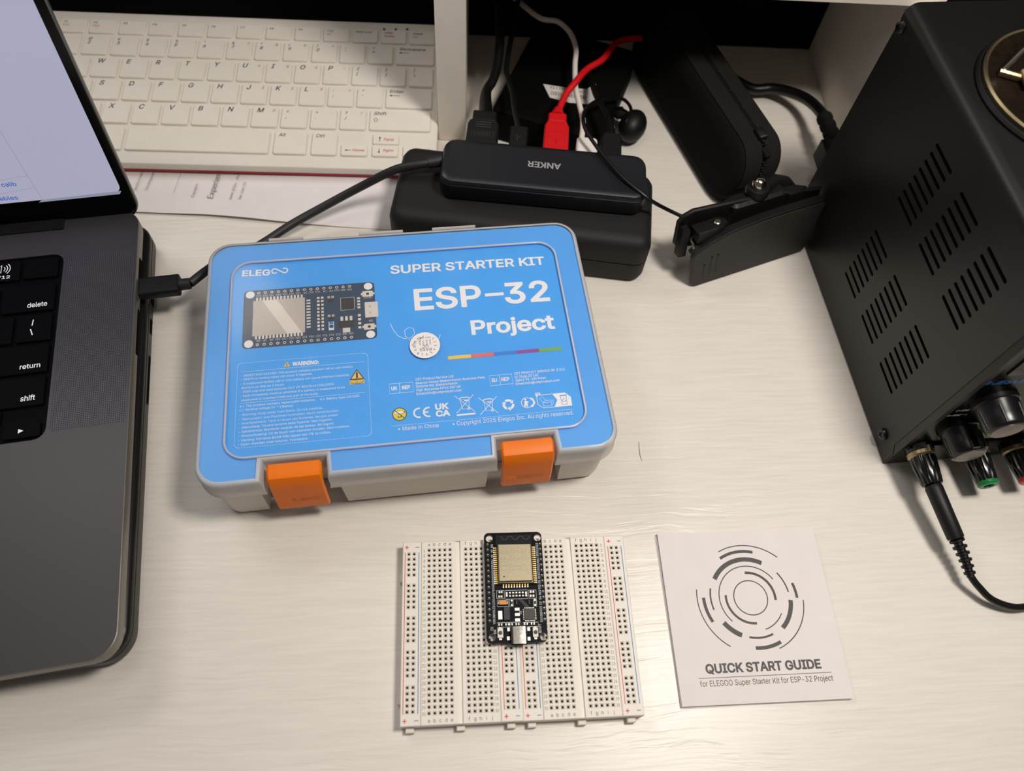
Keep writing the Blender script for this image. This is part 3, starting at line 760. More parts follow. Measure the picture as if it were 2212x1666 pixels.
# second black plug
o = G(HB, (-16.6, 17.6, 0)); PF = (o[0], o[1], HB[2])
t = thing('black_usb_cable', 'small black plug between the ribbed display plug and the red plug', 'cable', PF, 42.4)
m = MB().use('plug_black').solid(rrect(-5.4, 0.5, 5.4, 19, 1.4, 3), [(0.8, -3.2), (0, -2.4), (0, 2.4), (0.8, 3.2)]); pb = m.build('plug', t)
m = MB().use('plug_relief'); m.line((-0.8, 6), (-0.8, 11.5), 0.35, 3.26); m.polyline([(-0.8, 8), (0.8, 9.2), (0.8, 10.6)], 0.35, 3.26); m.build('trident_emblem', pb)
rp = [(0, 18, 0)]+[Lc(PF, (p[0], p[1], p[2]-42.4)) for p in ((53.91,265.52,42), (53.43,283.07,41), (51.41,295.72,41), (51.54,311.88,42), (64.0, 384.0, 44))]
MB().use('cable_black').sweep(smooth_path(rp, 8), 1.7, 10).build('cable', t)
# right black plug
o = G(HB, (39.6, 17.6, 0)); PF = (o[0], o[1], HB[2])
t = thing('short_black_cable', 'black plug rightmost in the hub, in front of the earphone', 'cable', PF, 42.4)
m = MB().use('plug_black'); prof_plug(m, [([(-5.8, 0.5), (5.8, 0.5), (5.8, 17), (4.4, 20.5), (-4.4, 20.5), (-5.8, 17)], -3.4, 3.4, 0.8)]); pb = m.build('plug', t)
MB().use('steel').box(-5.8, -0.1, -2.2, 5.8, 1.2, 2.2).build('metal_tip', pb)
rp = [(0, 20, 0)]+[Lc(PF, (p[0], p[1], p[2]-42.4)) for p in ((111.47,260.03,42), (109.72,269.24,41), (107.84,277.78,40), (106.61,288.92,38), (106.87,308.33,33), (107.36,327.84,30))]
sp = smooth_path(rp, 8); MB().use('cable_black').sweep(sp, [3.3-1.4*min(1, i/9) for i in range(len(sp))], 10).build('cable', t)

# black adapter with sticker
AF = (92.6, 315.5, -22.5)
t = thing('power_adapter', 'flat black box with a white barcode sticker behind the hub', 'adapter', AF, 0)
MB().use('adapter_black').solid(rrect(-37, -47, 37, 47, 5, 6), [(2, 0), (0.4, 1), (0, 3), (0, 22.6), (0.8, 24.2), (2.4, 25)]).build('body', t)
ws = [(76.2, 309.8), (79.6, 297.2), (92, 292.4), (103, 291.2), (111.0, 292.2), (110.8, 307.2), (105.0, 305.4), (93, 306.2)]
lw = [Lc(AF, (x, y, 0)) for x, y in ws]
m = MB().use('sticker').solid([p[:2] for p in lw], [(0, 25.02), (0, 25.25)]); stk = m.build('barcode_sticker', t)
m = MB().use('ink'); rnd = random.Random(4)
a0, a1 = Lc(AF, (80.6, 299.6, 0)), Lc(AF, (103.5, 295.2, 0)); ang = atan2(a1[1]-a0[1], a1[0]-a0[0]); x = 0; L0 = hypot(a1[0]-a0[0], a1[1]-a0[1])
while x < L0:
    wd = rnd.choice((0.25, 0.4, 0.6)); p = (a0[0]+x*cos(ang), a0[1]+x*sin(ang)); q = (p[0]-3.6*sin(ang), p[1]+3.6*cos(ang))
    m.line(p, q, wd, 25.3); x += wd+rnd.choice((0.3, 0.45, 0.8))
p = Lc(AF, (103.6, 303.6, 0)); m.text('ZR1104C41126', p[0], p[1], 25.3, L0, 2.4, rot=math.degrees(ang)+180)
m.build('printed_barcode', stk)
m = MB().use('sticker'); a, b3, c, d = [Lc(AF, (x, y, 0)) for x, y in ((105.0, 305.4), (110.8, 307.2), (111.0, 292.2), (105.6, 291.4))]
m.quad((*a[:2], 25.3), (*d[:2], 25.3), (*c[:2], 27.6), (*b3[:2], 28.2)); m.quad((*a[:2], 25.28), (*b3[:2], 28.1), (*c[:2], 27.5), (*d[:2], 25.28)); m.build('curled_corner', stk)

# earphone
EF = (136.5, 287, -30)
t = thing('earphone', 'black in-ear earphone with a looping cord on the desk right of the hub', 'earphone', EF, 0)
MB().use('plug_black').ball((0, 0, 10.5), 10.6, 24, 14, (0.86, 1.16, 0.98)).build('shell', t)
MB().use('rubber').lathe([(3.2, 6), (3.6, 9), (4.6, 10.5), (3.4, 13.5), (1.5, 14.5)], (-1.5, 5.5, 12.0), '-x', 16).build('ear_tip', t)
MB().frame((1, 0, 0), (0, .8, .6), (0, -.6, .8), (0, -6.6, 18.2)).use('plug_relief').text('Pixie', -3.6, -0.6, 0.15, 7.2, 2.2).build('lettering', t)
ep = [Lc(EF, p) for p in ((135.72,292.63,16), (133.14,293.77,22), (127.28,292.98,28), (117.97,287.72,34), (107,275.5,42), (97.94,260.65,50), (93.33,247.9,54), (93.24,236.85,55), (97.12,227.42,54), (102.69,216.69,53), (111.89,201.19,52), (122.44,190.47,50), (129.42,188.19,46), (139.12,190.04,38), (150.54,188.03,33))]
MB().use('cable_black').sweep(smooth_path(ep, 8), 1.15, 10).build('cord', t)
# ================================================================ zipped pouch
PU = (172.0, 275.0, 16.3)
t = thing('zipped_pouch', 'black fabric pouch standing on its side with a zip along the top', 'pouch', PU, 0)
def um(): return MB().frame((0, 1, 0), (0.24, 0, 1), (1, 0, 0), (-1, 0, 0))
uo = rrect(-56, 0.4, 98, 42, 19, 9)
um().use('pouch').solid(uo, [(7, -3.0), (2.5, -1.4), (0.6, 0.4), (0, 2.4), (0, 24), (1, 27), (4, 29.5), (9, 30.5)]).build('body', t)
n4 = 10
strip = [p for p in inset(uo, -0.45)]
seq = strip[6:31]                                   # from the front end over the top to the back end
tp = um().use('zip_tape')
for x0, x1 in ((1.2, 12.6), (15.4, 25.0)):
    a = [tp.pt(y, z, x0) for y, z in seq]; b = [tp.pt(y, z, x1) for y, z in seq]; tp.bridge(b, a, False)
tape = tp.build('zip_tape', t)
tt = um().use('zip_teeth')
P = smooth_path([(y, z, 14.0) for y, z in inset(uo, -0.7)[8:31]], 8)
tot = 0; prev = P[0]; k = 0
for q in P[1:]:
    d = (q-prev).length; tot += d
    if tot > 1.3:
        tot = 0; k += 1; x = 14.0+(0.45 if k % 2 else -0.45); tt.box(q.x-0.35, q.y-0.3, x-0.75, q.x+0.35, q.y+0.45, x+0.75)
    prev = q
tt.build('zip_teeth', t, stuff=True)
sl = um().use('plug_black'); sl.solid(rrect(-42, 41.2, -33, 45.4, 1.5, 3), [(0.6, 11.3), (0, 12.1), (0, 16.1), (0.6, 17)]); sl.build('zip_slider', t)
um().use('rubber').solid(rrect(-53, 37.6, -42, 40.4, 1, 3), [(0.4, 12.4), (0, 13), (0, 15.3), (0.4, 16)]).build('zip_pull', t)

# ================================================================ big clip
CF = (160.08,160.98,19.7)
t = thing('clamp', 'big black plastic clamp standing between the black pouch and the power supply', 'clamp', CF, 0, tilt=-10)
def cm(yaw=0.0, o=(0, 0, 0)): return MB().frame((1, yaw, 0), (0, 0, 1), (yaw, -1, 0), o)      # u along, w up, depth towards the viewer
fo = [(1, 0.2), (40, 0.2), (79.0, 0.6), (80.8, 3), (85.2, 37), (83, 39.6), (60, 39.6), (40, 39.2), (22, 37.6), (8, 34), (-2.5, 29.6), (-5.6, 26), (-5.2, 20), (-1.6, 2.4)]
cm().use('clip_plastic').solid(fo, [(1.1, -3.2), (0, -2.4), (0, -0.9), (1.2, 0)]).build('front_jaw', t)
edge_ = [(p[0], p[1]) for p in fo[4:12]]
m = cm().use('clip_dark'); m.solid([(84.8, 36.8), (82.6, 40.4), (60, 40.6), (40, 40.2), (22, 38.6), (8, 35.0), (-3, 30.6), (-5.6, 28), (-4.6, 26.4), (-2.2, 28.6), (8, 33), (22, 36.6), (40, 38.2), (60, 38.6), (79.4, 38.6)], [(0, -5.4), (0, -0.6), (0.3, -0.3)]).build('edge_lip', t)
bo = [(-6, 22), (30, 16), (84, 16), (86, 42), (60, 46), (30, 48), (0, 48.6), (-6, 46), (-9, 42), (-9, 26)]
cm(-0.075, (0, 14.5, 0)).use('clip_dark').solid(bo, [(0.8, -3), (0, -2.2), (0, -0.8), (0.8, 0)]).build('back_jaw', t)
z_ = [(33, 3.0)]
for k in range(25):
    u = 34+k*2.0; z_ += [(u, 4.6-(u-34)*0.006), (u+1, 6.2-(u-34)*0.006)]
z_ += [(84, 4.4), (84, 3.0)]
MB().use('clip_dark').solid(z_[::-1] if False else [z_[0]]+[z_[-1]]+z_[-2:0:-1], [(0, 27), (0, 38.4)]).build('tooth_row', t)
MB().use('clip_dark').solid([(-2, 12), (-2, 3), (9, 3), (14, 3.4), (19, 6), (19.6, 9), (16, 12.6)], [(0.6, 33), (0, 33.6), (0, 40.4), (0.8, 41.2)]).build('hinge_lug', t)
MB().use('steel').lathe([(2.3, 39), (2.3, 41.8), (1.8, 42.2)], (12.6, 7.6, 0), n=18).build('pivot_pin', t)
MB().use('steel').sweep(smooth_path([(8, 9, 33), (3, 9.5, 33.5), (-2.4, 9, 33.5), (-3.4, 7, 33), (-3.2, 4, 31), (-2.6, 3.4, 22)], 6), 0.75, 8).build('spring', t)
MB().use('clip_dark').solid([(-9.2, 13.6), (-9.2, 9), (-4.5, 8.2), (-4.2, 13.8)], [(0.5, 20), (0, 21), (0, 40), (0.5, 41)]).build('handle', t)
m = cm().use('rubber')
for u, w0, w1 in ((5.0, 6, 17.5), (9.3, 7.5, 22), (13.4, 9, 22.5)): m.line((u, w0), (u-0.6, w1), 0.28, 0.03); m.flat(circle(u-0.6, w1, 0.75, 10), 0.04)
m.build('moulded_mark', t)
MB().use('clip_dark').solid(rrect(24, 9.5, 62, 21, 4, 5), [(1.5, 24), (0, 26), (0, 45), (2, 46.6)]).build('bracket', t)
MB().use('clip_dark').solid([(62, 8.5), (72, 8), (76, 11), (70, 15), (60, 16)], [(0.8, 34), (0, 35), (0, 44.4), (1, 45.6)]).build('bracket_lug', t)
MB().use('clip_dark').sweep([(48, 17, 47), (58, 22, 45), (70, 24, 38), (78, 22, 30)], [4.5, 5.5, 6, 5], 14).build('arm', t)
MB().use('clip_dark').lathe([(6.6, 46), (7.2, 49.5), (6.4, 51.2), (4.6, 51.6)], (43, 15.4, 0), n=24).build('ball_cup', t)
MB().use('chrome').ball((43, 15.4, 53.2), 4.2, 20, 12).build('ball_joint', t)

# ================================================================ bench power supply
PS = (245.95,42.26,3.2)
t = thing('bench_power_supply', 'tall black metal bench power supply with slotted vents and knobs', 'power supply', PS, 0)
W_, D_, H_ = 78.0, 177.0, 152.0
slots = []
for ya, yb in ((88.9, 107.6), (58.6, 77.8), (27.6, 46.9)):
    for z0, dz in ((30.2, 5.26), (92.6, 5.12)):
        for k in range(8):
            z = z0+k*dz; slots.append(arcpts(-ya-1, z, 1.0, -90, 90, 5)+arcpts(-yb+1, z, 1.0, 90, 270, 5))
fl_ = [(-D_, 1), (-0.6, 1), (-0.6, 12), (-4.2, 16.5), (-4.2, 146.5), (-D_, 146.5)]
m = MB().frame((0, -1, 0), (0, 0, 1), (-1, 0, 0), (0, 0, 0)).use('psu_black').flat(fl_, 0, slots)
for sp_ in slots: m.walls(sp_, -1.2, 0, True)
m.walls(fl_, -1.2, 0)
m.frame().use('psu_black')
prof = [(0, 146.5)]+[(5.5-5.5*cos(radians(a)), 146.5+5.5*sin(radians(a))) for a in (15, 30, 45, 60, 75, 90)]+[(W_-5.5+5.5*sin(radians(a)), 146.5+5.5*cos(radians(a))) for a in (0, 15, 30, 45, 60, 75, 90)]+[(W_, 1)]
ra = [m.pt(x, 4.2, z) for x, z in prof]; rb = [m.pt(x, D_, z) for x, z in prof]; m.bridge(ra, rb, False)
m.build('cover', t, angle=25)
MB().use('psu_inside').box(2.6, 6, 2, W_-2, D_-1, 145).build('interior', t)
MB().use('psu_black').box(0.2, D_-1.2, 1, W_-0.2, D_+0.4, 148).build('rear_panel', t)
fr_ = [(0.25, 0.6), (W_-0.25, 0.6), (W_-0.25, 146.5)]+[(W_-5.5+5.2*cos(radians(a)), 146.5+5.2*sin(radians(a))) for a in (30, 60, 90)]+[(5.5+5.2*cos(radians(a)), 146.5+5.2*sin(radians(a))) for a in (90, 120, 150, 180)]
op = [(3.4, 23), (W_-3.4, 23), (W_-3.4, 146), (3.4, 146)]
m = MB().frame((1, 0, 0), (0, 0, 1), (0, -1, 0), (0, 0, 0)).use('psu_bezel')
m.solid(fr_, [(0, -6), (0, -0.2), (0.2, 0)], top=False); m.flat(inset(fr_, 0.2), 0, [op]); m.walls(op, -2.4, 0, True); m.build('front_bezel', t)
MB().use('psu_panel').box(3.2, 0.25, 22.8, W_-3.2, 5, 146.2).build('front_panel', t)
MB().use('psu_panel').box(1.8, -1.4, 21.6, W_-1.8, 0.1, 25.2, 0.3).build('panel_lip', t)
def pm(): return MB().frame((1, 0, 0), (0, 0, 1), (0, -1, 0), (0, 0.2, 0))
m = pm().use('panel_print')
m.text('V-FINE', 5.2, 62.6, 0.05, 6.8, 1.7, bold=0.02, shear=0.25); m.text('A-FINE', 3.7, 57.6, 0.05, 6.9, 1.7, bold=0.02, shear=0.25)
m.line((12.5, 63.6), (16.4, 63.8), 0.3, 0.05); m.line((11.0, 58.6), (14.0, 58.7), 0.22, 0.05); m.line((13.9, 58.6), (13.6, 56.6), 0.22, 0.05)
m.build('panel_lettering', t); m = pm().use('panel_print')
m.text('V', 38.6, 61.4, 0.05, None, 1.9, bold=0.02, shear=0.25); m.flat(rrect(40.0, 57.0, 48, 58.8, 0.6, 3), 0.05)
m.build('panel_lettering', t)
m = pm().use('logo_blue')
m.flat([(1.0+2.5*(1+cos(radians(q)))+0.35*sin(radians(q)), 91.0+1.75*sin(radians(q))) for q in range(0, 360, 20)], 0.04)
m.text('JESVERTY', 6.4, 89.3, 0.05, 26.0, 3.1, bold=0.03, shear=0.35); m.use('psu_panel').line((1.6, 90.5), (5.6, 91.6), 0.5, 0.09); m.build('maker_logo', t)
MB().use('bezel_black').box(8, -0.5, 98, 70, 0.3, 142, 0.3).build('display_window', t)
def knob(x, z, r, L, pointer):
    k = MB().use('knob').lathe([(r*1.08, -0.5), (r*1.08, 2.0), (r, 2.4), (r*0.94, L*0.6), (r*0.92, L-1.6), (r*0.86, L-0.5), (r*0.78, L)], (x, 0, z), '-y', 36).build('knob', t)
    MB().use('knob_cap').lathe([(r*0.74, L-0.3), (r*0.74, L+0.25), (r*0.3, L+0.55)], (x, 0, z), '-y', 30).build('cap', k)
    m = MB().use('knob')
    for a in range(0, 360, 60):
        if pointer and a == 120: continue
        c, s_ = cos(radians(a)), sin(radians(a))
        m.sweep([(x+c*r*0.95, -5.0, z+s_*r*0.95), (x+c*r*0.93, -L*0.6, z+s_*r*0.93), (x+c*r*0.9, -L+1.2, z+s_*r*0.9)], 0.62, 8)
    m.build('grip_ridge', k)
    if pointer:
        c, s_ = cos(radians(100)), sin(radians(100))
        MB().use('knob').frame((s_, 0, -c), (0, -1, 0), (c, 0, s_), (x, 0, z)).solid([(-1.0, 1), (1.0, 1), (1.0, 8), (1.7, 9), (1.7, L-0.6), (-1.7, L-0.6), (-1.7, 9), (-1.0, 8)], [(0, r*0.8), (0, r*1.0), (0.2, r*1.04)]).build('pointer', k)
knob(18.5, 43.0, 9.4, 15.2, True); knob(19.5, 71.5, 9.8, 15.2, False); knob(60, 71.5, 9.8, 15.2, False)
MB().use('green_lit').lathe([(8.6, -0.5), (8.4, 5), (7.4, 6.4), (3, 6.9)], (37, 2, 44.5), '-y', 28).build('power_button', t)
def post(x, z, colour):
    b = MB().use('post_black').lathe([(7.4, 0), (7.4, 3.2), (6.6, 3.4), (3.6, 3.6)], (x, 0, z), '-y', 16, wob=lambda i, k: 1-0.05*(i % 2)).build('binding_post', t)
    MB().use('brass').lathe([(6.9, 3.4), (7.0, 5.2), (6.2, 6.2), (3, 6.4)], (x, 0, z), '-y', 20).build('collar', b)
    MB().use('brass').lathe([(1.6, 2), (1.6, 5.6)], (x+1, 0, z+6.6), '-y', 12).build('solder_pin', b)
    MB().use('post_black').lathe([(6.3, 6.2), (6.5, 7.2), (5.9, 14), (5.2, 20.4), (4.6, 21.2)], (x, 0, z), '-y', 48, wob=lambda i, k: (0.9 if (i % 4) < 1 else 1.0) if 0 < k < 4 else 1.0).build('barrel', b)
    if colour: MB().use(colour).lathe([(5.1, 20.2), (5.2, 22.0), (4.6, 22.8), (2.6, 22.8), (2.2, 21)], (x, 0, z), '-y', 28).build('coloured_end', b)
post(9.3, 21.0, None); post(42.0, 16.8, 'green'); post(65, 17.2, 'post_red')
for y, z in ((13.1, 10.8), (173.2, 141.4), (173.2, 10.8)):
    sc = MB().use('knob').lathe([(3.4, -0.2), (3.4, 0.9), (2.8, 1.7), (1.4, 2.1)], (0, y, z), '-x', 20).build('screw', t)
    m = MB().frame((0, -1, 0), (0, 0, 1), (-1, 0, 0), (0, y, z)).use('psu_inside'); m.line((-1.7, 0), (1.7, 0), 0.6, 2.16); m.line((0, -1.7), (0, 1.7), 0.6, 2.17); m.build('cross_slot', sc)
for x in (8, 70):
    for y in (14, 160): MB().use('rubber').lathe([(5, 0.02), (5, 1.0)], (x, y, 0), n=16).build('foot', t)

# round metal stand on top of the supply
o = G(PS, (52.3, 109.2, 0)); DF = (o[0], o[1], PS[2])
t = thing('metal_stand', 'round scorched metal dish with a thin steel rod on top of the power supply', 'stand', DF, H_)
MB().use('plug_black').lathe([(43.5, 0.05), (43.9, 1.2), (43.2, 2.2), (41, 2.6)], n=64).build('rubber_ring', t)
MB().use('brass').lathe([(41.6, 2.4), (42.0, 4.2), (41.2, 5.0), (40.2, 4.6)], n=64, cap=False).build('rim', t)
MB().use('burnt_metal').lathe([(40.8, 2.6), (40.4, 4.4), (37, 3.6), (10, 3.4)], n=48).build('dish', t)
c0 = (-32.5, 12.0)
MB().use('steel').sweep([(c0[0], c0[1], 4.5), (c0[0]+16, c0[1]+6, 34), (c0[0]+40, c0[1]+16, 78)], 1.1, 10).build('rod', t)
MB().use('brass').sweep([(c0[0]-1, c0[1], 5), (c0[0]+6, c0[1]-4, 5.2), (c0[0]+30, c0[1]-4.6, 5.2)], 1.9, 10).build('cross_bar', t)
MB().use('brass').sweep([(-24, 9.5, 6.6), (-24.6, 0.5, 6.2)], [2.2, 2.0], 12).build('thumb_screw', t)

# lead plugged into the first post
q = G(PS, (9.4, -20.8, 0)); LF = (q[0], q[1], 0)
t = thing('black_test_lead', 'black plug and lead hanging from the leftmost post of the power supply', 'lead', LF, 0)
A, B_, C_ = Vector((0, 0, 20.8)), Vector((262.7-q[0], -5.2-q[1], 16)), Vector((266.8-q[0], -23.6-q[1], 11.5))
MB().use('plug_black').sweep([A, A+(B_-A)*0.03, A+(B_-A)*0.06, A+(B_-A)*0.5, A+(B_-A)*0.97, B_], [3.6, 3.9, 4.3, 4.2, 4.1, 3.8], 20).build('plug', t)
m = MB().use('cable_black'); pts, rs = [], []
for i in range(49):
    f = i/48; p = B_.lerp(C_, f)+Vector((0.9*sin(pi*f)*0.6, 0, 0)); pts.append(p); k = i % 8
    rs.append((3.7-1.1*f) if k in (1, 2, 3, 4) else 2.2-0.4*f)
m.sweep(pts, rs, 16).build('strain_relief', t)
lp = [C_+(B_-C_)*0.05, Vector((270.3-q[0], -27.6-q[1], 9.6)), Vector((277.9-q[0], -34.2-q[1], 6.6)), Vector((291.5-q[0], -37.6-q[1], 4.6)), Vector((308-q[0], -33-q[1], 3)), Vector((330-q[0], -16-q[1], 2.4)), Vector((365-q[0], 0-q[1], 2.2)), Vector((400-q[0], 4-q[1], 2.2))]
MB().use('cable_black').sweep(smooth_path(lp, 8), 1.75, 12).build('cable', t)

# mains cord behind the supply
t = thing('mains_cord', 'thick black mains cord curving behind the power supply to the zipped pouch', 'cord', (270, 300, 0), 0)
mp_ = [(206, 352, 4), (216, 342, 5.2), (228.92,328.52,7), (241.39,326.81,9), (250.71,320.61,12), (258.39,310.07,16), (261.94,297.41,20), (262.92,283.27,24)]
mp_ = [(x-270, y-300, z) for x, y, z in mp_]
MB().use('cable_black').sweep(smooth_path(mp_, 8), 3.7, 14).build('cable', t)
r0 = Vector(mp_[-1]); r1 = Vector((263-270, 254-300, 26)); pts, rs = [], []
for i in range(33):
    f = i/32; pts.append(r0.lerp(r1, f)); rs.append(5.2 if i % 8 in (2, 3, 4, 5) else 4.3)
MB().use('rubber').sweep(pts, rs, 16).build('strain_relief', t)
MB().use('plug_black').box(-20, -79, 17, 6, -48, 35, 2).build('connector', t)

# ================================================================ plastic kit box
KT = (-11.29,98.56,4.6)
t = thing('kit_box', 'blue-topped plastic kit box with two orange latches in the middle of the desk', 'box', KT, 0)
hx, hy = 99.4, 70.15
nl_ = [(-69.4, -39.5), (39.3, 68.2)]
def outl(d, ny_, ex_=0.0, R=12):
    """box outline with the two latch recesses in its front edge; d = overall inset"""
    x0, y0, x1, y1 = -hx+d, -hy+d, hx-d, hy-d; p = arcpts(x0+R, y0+R, R, 180, 270, 7)
    for a, b in nl_: p += [(a-ex_, y0), (a-ex_+0.6, ny_), (b+ex_-0.6, ny_), (b+ex_, y0)]
    return p+arcpts(x1-R, y0+R, R, -90, 0, 7)+arcpts(x1-R, y1-R, R, 0, 90, 7)+arcpts(x0+R, y1-R, R, 90, 180, 7)
tubo = outl(2.0, -54.5, 3.5, 11)
MB().use('tub').solid(tubo, [(4.5, 0), (1.8, 1.0), (1.0, 3.0), (0, 31.0)], top=False).build('tub', t, angle=40)
m = MB().use('tub_rib')
for x in (-1.3, -66, 60):
    m.box(x-1, -60, 2, x+1, 60, 30) if x != -1.3 else m.box(x-0.9, -66.7, 5, x+0.9, 60, 30.5)
m.build('divider', t)
wn = rrect(-85.6, -56.4, 84.8, 55.2, 9, 8)
lo = outl(0, -59.3)
m = MB().use('lid_skirt').solid(lo, [(-0.5, 31.4), (-0.5, 32.4), (0, 33.0), (0, 42.6), (0.5, 44.2), (1.3, 44.8), (2.4, 45.0)], top=False, bottom=False)
m.use('lid_frost').flat(inset(lo, 2.4), 45.0, [wn]); lid_ = m.build('lid', t, angle=40)
MB().use('lid_clear').flat(wn, 45.0).build('clear_window', lid_)
rd = rrect(-86.2, -57.0, 85.4, 55.8, 9.6, 10)
MB().use('lid_ridge').sweep([(x, y, 45.0) for x, y in rd+rd[:1]], 0.62, 8, cap=False).build('raised_ridge', lid_)
for a, b in ((-68, -50), (-20, 4), (20, 44)): MB().use('lid_skirt').box(a, hy-0.2, 40, b, hy+1.4, 44.6, 0.3).build('hinge_tab', lid_)
ci = outl(2.0, -57.4, 1.2, 10.6)
card = MB().use('insert_blue').solid(ci, [(0, 43.2), (0, 43.6)]).build('printed_insert', t)
PZ = 43.66
cm_ = {}
def ink(n): 
    if n not in cm_: cm_[n] = MB().use(n); cm_[n].print_ = True
    return cm_[n]
def kt_(s, p, q, h, col='print_white', bold=0.0, res=2):
    ink(col).text(s, p[0], p[1]+0.0, PZ+0.06, q[0]-p[0], h, rot=math.degrees(atan2(q[1]-p[1], q[0]-p[0])), bold=bold, res=res)
kt_('SUPER STARTER KIT', (-4.41,42.65), (78.85,41.55), 5.1, bold=0.022, res=4)
kt_('ESP', (6.75,18.37), (42.03,18.1), 12.6, bold=0.02, res=6); kt_('32', (54.27,18.07), (78.22,17.85), 12.6, bold=0.02, res=6)
a, b = (44.09,23.29), (54.09,25.42); ink('print_white').flat([(a[0], a[1]), (b[0], a[1]), (b[0], a[1]+1.95), (a[0], a[1]+1.95)], PZ+0.06)
kt_('Project', (34.55,0.51), (78.16,0.22), 8.2, bold=0.024, res=6)
a, b = (-81.48,47.99), (-67.06,47.43); kt_('ELEG', a, b, 3.6, bold=0.026, res=4)
x0, x1 = b[0]+0.5, (-57.73,47.74)[0]; yc = a[1]+1.85; c1, c2, r_ = x0+1.85, x1-1.85, 1.48
q = [(c1+r_*cos(radians(t_)), yc+r_*sin(radians(t_))) for t_ in range(315, 35, -10)]+[(c2+r_*cos(radians(t_)), yc+r_*sin(radians(t_))) for t_ in range(-140, 131, 10)]
ink('print_white').polyline(q, 0.74, PZ+0.06)
# picture of the controller board
bx0, bx1, by0, by1 = -80.1, -13.3, 2.9, 38.2
def bu(u, v): return (bx0+(bx1-bx0)*u, by1-(by1-by0)*v)
def brect(col, u0, v0, u1, v1, z=0.06, r=0.0):
    (a, b), (c, d) = bu(u0, v1), bu(u1, v0); ink(col).flat(rrect(a, b, c, d, r, 3), PZ+z)
brect('print_dark', 0, 0, 1, 1, 0.02, 2.2)
brect('print_darker', 0.0, 0.17, 0.075, 0.83, 0.03)
for k in range(14):
    brect('print_light', 0.093+0.026*k, 0.135, 0.108+0.026*k, 0.19); brect('print_light', 0.093+0.026*k, 0.80, 0.108+0.026*k, 0.855)
for k in range(10): brect('print_light', 0.475, 0.235+0.052*k, 0.505, 0.262+0.052*k)
brect('print_grey', 0.072, 0.19, 0.463, 0.80, 0.07)
ink('print_light').flat([bu(0.14, 0.19), bu(0.33, 0.80), bu(0.44, 0.80), bu(0.25, 0.19)], PZ+0.08)
for u, v in ((0.048, 0.075), (0.952, 0.075), (0.048, 0.925), (0.952, 0.925)): ink('print_white').flat(circle(*bu(u, v), 2.25, 20), PZ+0.07)
tops = 'D23 D22 TXD RXD D21 D19 D18 D5 D17 D16 D4 D2 D15 GND 3V3'.split(); bots = 'EN UP UN D34 D35 D32 D33 D25 D26 D27 D14 D12 D13 GND VIN'.split()
for k in range(15):
    u = 0.112+0.0497*k
    for v, s_ in ((0.052, tops[k]), (0.948, bots[k])):
        p = bu(u, v); ink('print_light').arc(p[0], p[1], 0.62, 0.4, 0, 360, PZ+0.07, 14); ink('chip_grey').flat(circle(p[0], p[1], 0.42, 10), PZ+0.065)
        p = bu(u, 0.095 if v < 0.5 else 0.868); ink('print_light').text(s_, p[0]+1.15, p[1]+0.1, PZ+0.07, 2.3 if len(s_) > 2 else 1.6, 1.15, rot=180)
for k, v in enumerate((0.22, 0.28, 0.345, 0.41, 0.47, 0.53, 0.59, 0.65, 0.71, 0.77)):
    brect('print_light' if k not in (2, 8) else 'print_white', 0.555, v-0.018, 0.575, v+0.018); brect('print_light', 0.585, v-0.018, 0.605, v+0.018); brect('chip_grey', 0.573, v-0.015, 0.587, v+0.015)
for v in (0.22, 0.55): brect('print_grey', 0.635, v-0.02, 0.655, v+0.02); brect('print_grey', 0.665, v-0.02, 0.685, v+0.02); brect('chip_grey', 0.64, v+0.04, 0.68, v+0.10)
brect('print_pale', 0.64, 0.64, 0.68, 0.80); brect('print_midblue', 0.645, 0.65, 0.675, 0.70, 0.07); brect('print_dark', 0.645, 0.71, 0.675, 0.76, 0.07)
brect('chip_grey', 0.74, 0.26, 0.835, 0.46); ink('print_light').polyline([bu(0.735, 0.25), bu(0.84, 0.25), bu(0.84, 0.47), bu(0.735, 0.47)], 0.25, PZ+0.06, True)
brect('chip_grey', 0.712, 0.66, 0.835, 0.77); brect('print_light', 0.745, 0.78, 0.80, 0.86)
for u in (0.73, 0.765, 0.80): brect('print_light', u, 0.58, u+0.02, 0.655)
for k in range(4): brect('print_light', 0.862, 0.26+0.055*k, 0.885, 0.295+0.055*k); brect('print_light', 0.862, 0.56+0.07*k, 0.885, 0.60+0.07*k)
brect('print_light', 0.918, 0.36, 1.018, 0.63); brect('print_grey', 0.95, 0.42, 0.965, 0.46, 0.08); brect('print_grey', 0.95, 0.53, 0.965, 0.57, 0.08)
for v, s_ in ((0.21, 'BOOT'), (0.79, 'EN')):
    brect('print_light', 0.905, v-0.05, 0.985, v+0.05); brect('print_light', 0.893, v-0.02, 0.998, v+0.02); ink('chip_grey').flat(circle(*bu(0.945, v), 0.8, 12), PZ+0.08)
    p = bu(0.972, v+0.075 if v < 0.5 else v-0.09); ink('print_light').text(s_, p[0], p[1]+0.9, PZ+0.07, None, 1.1, rot=180)
# ribbon doodle, sticker, colour bar
ink('print_pale').polyline([(-6.31,11.17), (-5.11,7.37), (-2.78,3.22), (0.38,1.24), (3.67,1.48), (5.73,4.08), (5.01,7.25), (2.69,7.75), (0.7,6.25), (0.93,2.58), (3.54,-0.45)], 0.35, PZ+0.05)
ink('print_pale').polyline([(16.16,-1.12), (17.65,-0.15), (18.55,2)], 0.35, PZ+0.05)
for k, c in enumerate(('print_yellow', 'print_coral', 'print_midblue', 'print_purple', 'print_green')):
    x = 21.2+11.63*k; ink(c).flat([(x, -13.2), (x+11.63, -13.2), (x+11.63, -11.2), (x, -11.2)], PZ+0.05)
